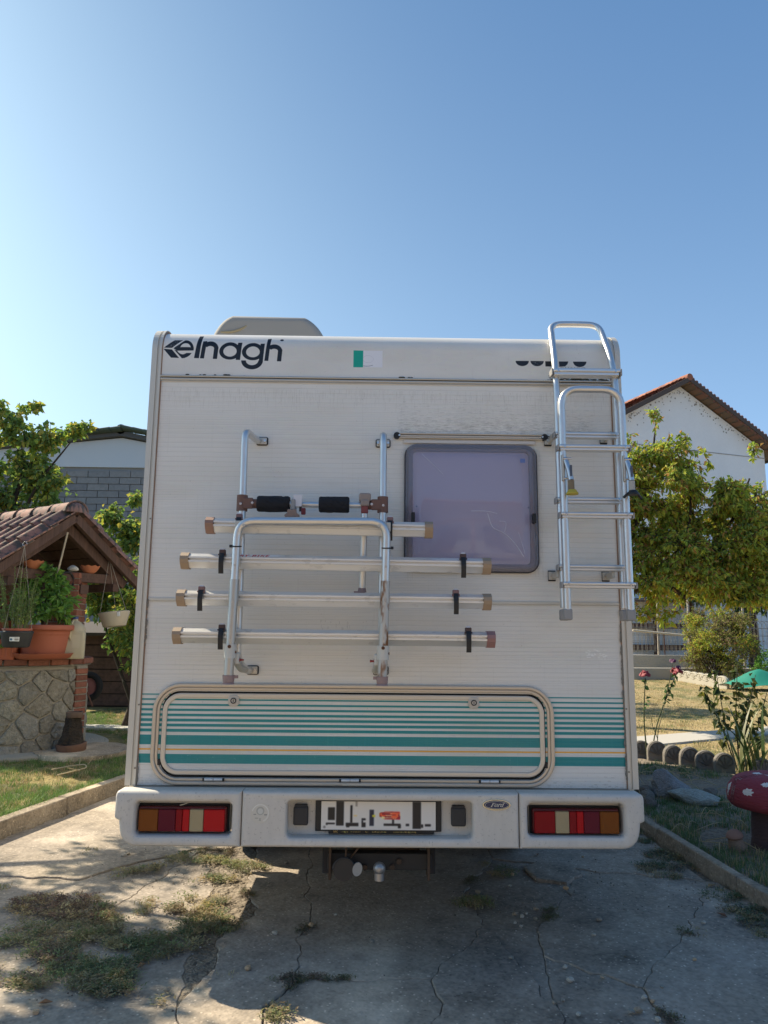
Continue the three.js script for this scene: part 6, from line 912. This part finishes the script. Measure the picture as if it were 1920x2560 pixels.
// ---------- grass, weeds and litter ----------
function tuftGeo(n, h, w, spread, sd) { const r = mulberry(sd), pos = [], idx = []; for (let i = 0; i < n; i++) { const a = r() * 6.2832, x0 = (r() - .5) * spread, z0 = (r() - .5) * spread, H = h * (.45 + .7 * r()), lean = (.2 + .9 * r()) * H * .7, b = pos.length / 3; for (let k = 0; k < 3; k++) { const u = k / 2, W = w * (1 - u * .95) * .5, x = x0 + Math.cos(a) * lean * u * u, z = z0 + Math.sin(a) * lean * u * u, y = H * u * (1 - .18 * u); pos.push(x - Math.sin(a) * W, y, z + Math.cos(a) * W, x + Math.sin(a) * W, y, z - Math.cos(a) * W); } idx.push(b, b + 1, b + 2, b + 2, b + 1, b + 3, b + 2, b + 3, b + 4, b + 4, b + 3, b + 5); } const g = new THREE.BufferGeometry(); g.setAttribute('position', new THREE.Float32BufferAttribute(pos, 3)); g.setIndex(idx); g.computeVertexNormals(); return g; }
const grassMat = new THREE.MeshPhysicalMaterial({ color: 0xffffff, roughness: .95, transmission: .4, thickness: 0, side: THREE.DoubleSide });
function scatter(name, label, category, geo, m, list) { const o = new THREE.InstancedMesh(geo, m, list.length), q = new THREE.Object3D(), c = new THREE.Color(); list.forEach(([x, y, z, s, col, sy], i) => { q.position.set(x, y, z); q.rotation.set(0, (i * 2.399) % 6.283, 0); q.scale.set(s, s * (sy || 1), s); q.updateMatrix(); o.setMatrixAt(i, q.matrix); c.setRGB(...col); o.setColorAt(i, c); }); o.name = numbered(name); o.castShadow = o.receiveShadow = true; o.userData = { kind: 'stuff', label, category }; scene.add(o); return o; }
const dead = [[.42, .33, .16], [.34, .26, .13], [.48, .39, .20]], live = [[.12, .22, .045], [.15, .27, .05], [.18, .29, .06], [.10, .18, .04]], weed = [[.22, .26, .09], [.27, .29, .11], [.17, .22, .08], [.32, .29, .14]];
{
  const L = [], T = tuftGeo(11, .085, .006, .06, 3);
  for (let i = 0; i < 15000; i++) { const z = rr(-9, .6), x = LK(z) - .10 - Math.pow(rnd(), 1.2) * 3.4; const n = fbm(x * .07 + 2, z * .07 + 3, 16, 4, 3); if (Math.hypot(x + 4.15, z + 5.3) < 1.22 || Math.hypot(x + 3.12, z + 4.72) < .5 || n > .62 && rnd() < .6) continue; const d = n > .53 ? rnd() < .55 : rnd() < .15; L.push([x, .082, z, rr(.5, 1.1) * (z > -3 ? 1.05 : .9), pick(d ? dead : live)]); }
  for (let z = .5; z > -8; z -= .012) if (fbm(.2, z * .09 + 4, 12, 8, 3) > .45) L.push([LK(z) - .12 + rr(-.03, .02), .085, z, rr(.7, 1.35), pick(live)]);
  scatter('grass', 'green lawn grass between kerb and stone well', 'grass', T, grassMat, L);
}
{
  const L = [], T = tuftGeo(10, .06, .005, .07, 5);
  for (let i = 0; i < 4200; i++) { const z = rr(-4.5, 1.0), x = RK(z) + .1 + Math.pow(rnd(), 1.5) * 1.4; const n = fbm(x * .1 + 2, z * .1 + 5, 12, 14, 3), edge = 2.85 + (z + 4.85) * .62; if (x > edge - .08 || n < .42 || Math.hypot(x - 2.49, z + 1.4) < .2) continue; L.push([x, .072, z, rr(.5, 1.15), pick(rnd() < .2 ? dead : [[.09, .17, .055], [.11, .20, .06], [.10, .17, .06]])]); }
  scatter('grass', 'short shaded grass in the flower bed', 'grass', T, grassMat, L);
}
{
  const L = [], T = tuftGeo(9, .05, .006, .09, 7);
  for (let i = 0; i < 15000; i++) { const z = -3.2 - Math.pow(rnd(), 1.5) * 17, x = 2.3 + rnd() * (3.6 - z * .5); const edge = 2.95 + (z + 4.85) * .62; if (x < Math.max(1.95, edge)) continue; const pz = -5.72 - (x - 3.15) * .57; if (z < pz + .06 && z > pz - .95) continue; const n = fbm(x * .06 + 2, z * .06 + 5, 16, 24, 4); L.push([x, .042, z, rr(.6, 1.4), pick(rnd() < (n > .5 ? .85 : .5) ? dead : weed)]); }
  scatter('grass', 'sun dried sparse grass beyond the edging stones', 'grass', T, grassMat, L);
}
{ // weeds in the broken part of the driveway
  const L = [], M = [], T = tuftGeo(12, .036, .004, .08, 9), W = (() => { const r = mulberry(21), lv = new Leaves(); for (let i = 0; i < 34; i++) { const a = r() * 6.2832, R = r() * .05, d = V(Math.cos(a), .35 + r() * .5, Math.sin(a)).normalize(); lv.add(V(R * Math.cos(a * 3), .004 + r() * .022, R * Math.sin(a * 3)), d, d.clone().cross(V(.2, 1, .1)).normalize(), .016 + .012 * r(), .007, [1, 1, 1], .1); } const g = lv.geo(); g.deleteAttribute('color'); return g; })();
  const put = (cx, cz, R, n, k, cols, sc = 1) => { for (let i = 0; i < n; i++) { const a = rr(0, 6.28), q = Math.sqrt(rnd()) * R, x = cx + q * Math.cos(a) * 1.25, z = cz + q * Math.sin(a); const d = fbm(x * .15 + 3, z * .15 + 3, 24, 33, 3); if (d < .42 + .09 * q / R) continue; (rnd() < k ? L : M).push([x, .001, z, rr(.55, 1.15) * sc, pick(rnd() < .42 ? dead : cols), rr(.45, .95)]); } };
  for (const [x, z, R, n, k] of [[-1.83, -1.51, .10, 20, .9], [-1.57, -1.15, .16, 90, .5], [-1.43, -1.25, .12, 50, .4], [-1.34, -1.2, .1, 40, .3], [-1.24, -1.36, .10, 40, .4], [-1.08, -1.28, .12, 70, .4], [-1.0, -.95, .15, 110, .3], [-.93, -.7, .14, 100, .3], [-1.23, -.56, .22, 240, .35], [-1.05, -.55, .16, 140, .4], [-.9, -.4, .14, 110, .3], [-1.4, -.15, .3, 330, .3], [-1.1, -.12, .25, 300, .4], [-1.12, .12, .24, 300, .35], [-1.32, .2, .25, 260, .4], [-1.45, .38, .2, 120, .3], [-.98, .33, .18, 190, .4], [-.85, .22, .13, 110, .45], [-.74, -.02, .09, 90, .5], [-.70, .13, .08, 110, .5], [-.75, -.31, .07, 70, .6], [-.82, -1.2, .12, 60, .3], [-.43, .52, .07, 80, .8], [-2.08, -.84, .07, 30, 1], [.5, -.64, .07, 60, .6], [.68, -1.18, .12, 40, .3]]) put(x, z, R, n, k, weed, 1);
  for (const [x, z, R, n] of [[-1.6, -.56, .2, 150], [-1.45, -.5, .15, 110], [-1.75, -.6, .12, 60], [-1.0, -.5, .09, 60], [-1.55, .05, .2, 100], [-.9, .28, .1, 70], [-1.55, .3, .2, 90]]) put(x, z, R, n, .15, [[.22, .135, .085], [.27, .17, .11], [.17, .11, .075]], .9);
  for (const [x, z, R, n] of [[1.84, -1.5, .12, 130], [1.83, -1.75, .12, 130], [1.74, -1.2, .16, 130], [1.78, -.8, .14, 100], [1.66, -.36, .18, 110], [1.85, -2.1, .12, 120], [1.5, -1.05, .1, 25], [1.86, -.5, .1, 60]]) put(x, z, R, n, .7, [[.11, .16, .07], [.13, .19, .08], [.19, .17, .11]], 1);
  // plants growing out of the cracks
  for (const e of Object.values(edgeCache)) for (const p of e) if (p[1] < .8 && p[1] > -1.8 && Math.abs(p[0]) < 1.9 && vnoise(p[0] * 4 + 40, p[1] * 4 + 40, 8, 999) > .80) for (let i = 0; i < 3; i++) M.push([p[0] + rr(-.02, .02), -.008, p[1] + rr(-.02, .02), rr(.4, .8), pick([[.20, .15, .10], [.18, .18, .08]])]);
  scatter('weeds', 'wiry grass weeds growing through the broken driveway', 'weeds', T, grassMat, L); scatter('weeds', 'creeping small leaved weeds over the driveway', 'weeds', W, grassMat, M);
}
{ // dry soil crumbs and fine gravel
  const L = [], g = new THREE.IcosahedronGeometry(.5, 0); for (let i = 0; i < 2600; i++) { const k = rnd(); let x, z; if (k < .35) { x = rr(-1.5, -.7); z = rr(-1.7, .5); } else if (k < .6) { x = rr(.55, 1.4); z = rr(-1.5, -.4); } else if (k < .8) { x = 1.88 - Math.abs(rr(-.4, .4)); z = rr(-1.8, .2); } else { x = rr(-2, 1.8); z = rr(-1.8, .7); } const n = fbm(x * .1 + 4, z * .1 + 4, 30, 13, 3); if (n < .5 && k < .8) continue; const s = .003 + .008 * rnd() ** 3; L.push([x, s * .3, z, s, pick([[.22, .18, .13], [.30, .27, .22], [.14, .11, .08], [.4, .37, .32]]), .7]); }
  scatter('gravel', 'dry soil crumbs and fine grit on the driveway', 'gravel', g, mat([1, 1, 1], .95), L);
  const lm = [[.26, .12, .05], [.30, .17, .08], [.18, .09, .05], [.34, .22, .10]].map((c) => mat(c, .8)); [[-1.28, .44, 'curled rust brown leaf on the driveway below the weeds'], [-.98, .1, 'folded tan leaf among the driveway weeds'], [1.72, -.45, 'orange brown dry leaf by the bed kerb'], [1.82, -.9, 'dry tan leaf against the bed kerb'], [1.0, -1.5, 'red brown leaf on the concrete under the bumper end'], [-1.1, -.05, 'small brown leaf lying on green weeds']].forEach(([x, z, lab], i) => { const lv = new Leaves(), d = V(Math.cos(i * 2), .25, Math.sin(i * 2)).normalize(); lv.add(V(0, 0, 0), d, d.clone().cross(V(0, 1, 0)).normalize(), .06, .03, [1, 1, 1], .1); const g2 = lv.geo(); g2.deleteAttribute('color'); const o = mesh('dry_leaf', g2, lm[i % 4]); o.position.set(x, .008, z); tag(o, lab, 'leaf'); });
  const tw = mesh('dry_twig', [pipe([[0, 0, 0], [.16, .03, -.03], [.30, .05, .0], [.36, .04, .12], [.28, .03, .26], [.2, .02, .36]], .006, .05, 5), pipe([[.24, .04, -.02], [.22, .1, -.08]], .003, .02, 4), pipe([[.33, .05, .02], [.36, .12, -.06]], .003, .02, 4), pipe([[.33, .03, .2], [.26, .07, .3]], .003, .02, 4)], mat([.42, .34, .22], .9)); tw.position.set(-2.95, .13, -3.55); tag(tw, 'bleached forked dry twig lying on the lawn', 'twig');
}
// ---------- cream house behind the yard, lit by the sun and mirrored in the window ----------
{
  const h = thing('cream_house', 'cream rendered single storey house facing the camper across the yard', 'house', [0, 0, 11.5]), wl = mat([.72, .68, .60], .93), fr = mat([.35, .20, .11], .7), gl = mat([.05, .06, .07], .06);
  const s = polyShape([[-9, 0], [9, 0], [9, 4.2], [-9, 4.2]]); for (const x of [-5.6, -2.6, 3.2, 6.2]) s.holes.push(roundRect(x - .6, 1.0, x + .6, 2.5, .002, true)); s.holes.push(roundRect(-.1, .02, 1.0, 2.25, .002, true));
  mesh('wall', extrude(s, .35, 0, 0), wl, h);
  for (const x of [-5.6, -2.6, 3.2, 6.2]) { const w = part('window', h); mesh('pane', box(1.2, 1.5, .02, x, 1.75, .15), gl, w); for (const k of [-.57, 0, .57]) mesh('frame_bar', box(.07, 1.5, .08, x + k, 1.75, .12), fr, w); for (const y of [1.03, 2.47]) mesh('frame_rail', box(1.2, .07, .08, x, y, .119), fr, w); mesh('sill', box(1.4, .05, .2, x, .97, -.05), mat([.5, .48, .44], .9), w); }
  { const d = part('door', h); mesh('leaf', box(1.1, 2.22, .06, .45, 1.13, .16), fr, d); mesh('handle', cyl(.015, .015, .12, .85, 1.05, .10, 10, 'x'), steel, d); }
  for (const x of [-7.6, -4.1, -.9, 1.7, 4.7, 7.6]) mesh('porch_post', box(.2, 2.6, .2, x, 1.3, -1.7, .02), mat([.55, .36, .30], .85), h);
  mesh('porch_beam', box(16, .2, .2, 0, 2.7, -1.7), fr, h); mesh('roof', place(box(18.6, .14, 5.2), [0, 4.5, 1.2], [-.22, 0, 0]), mat([.30, .13, .08], .88), h);
}
renderer.render(scene, camera);
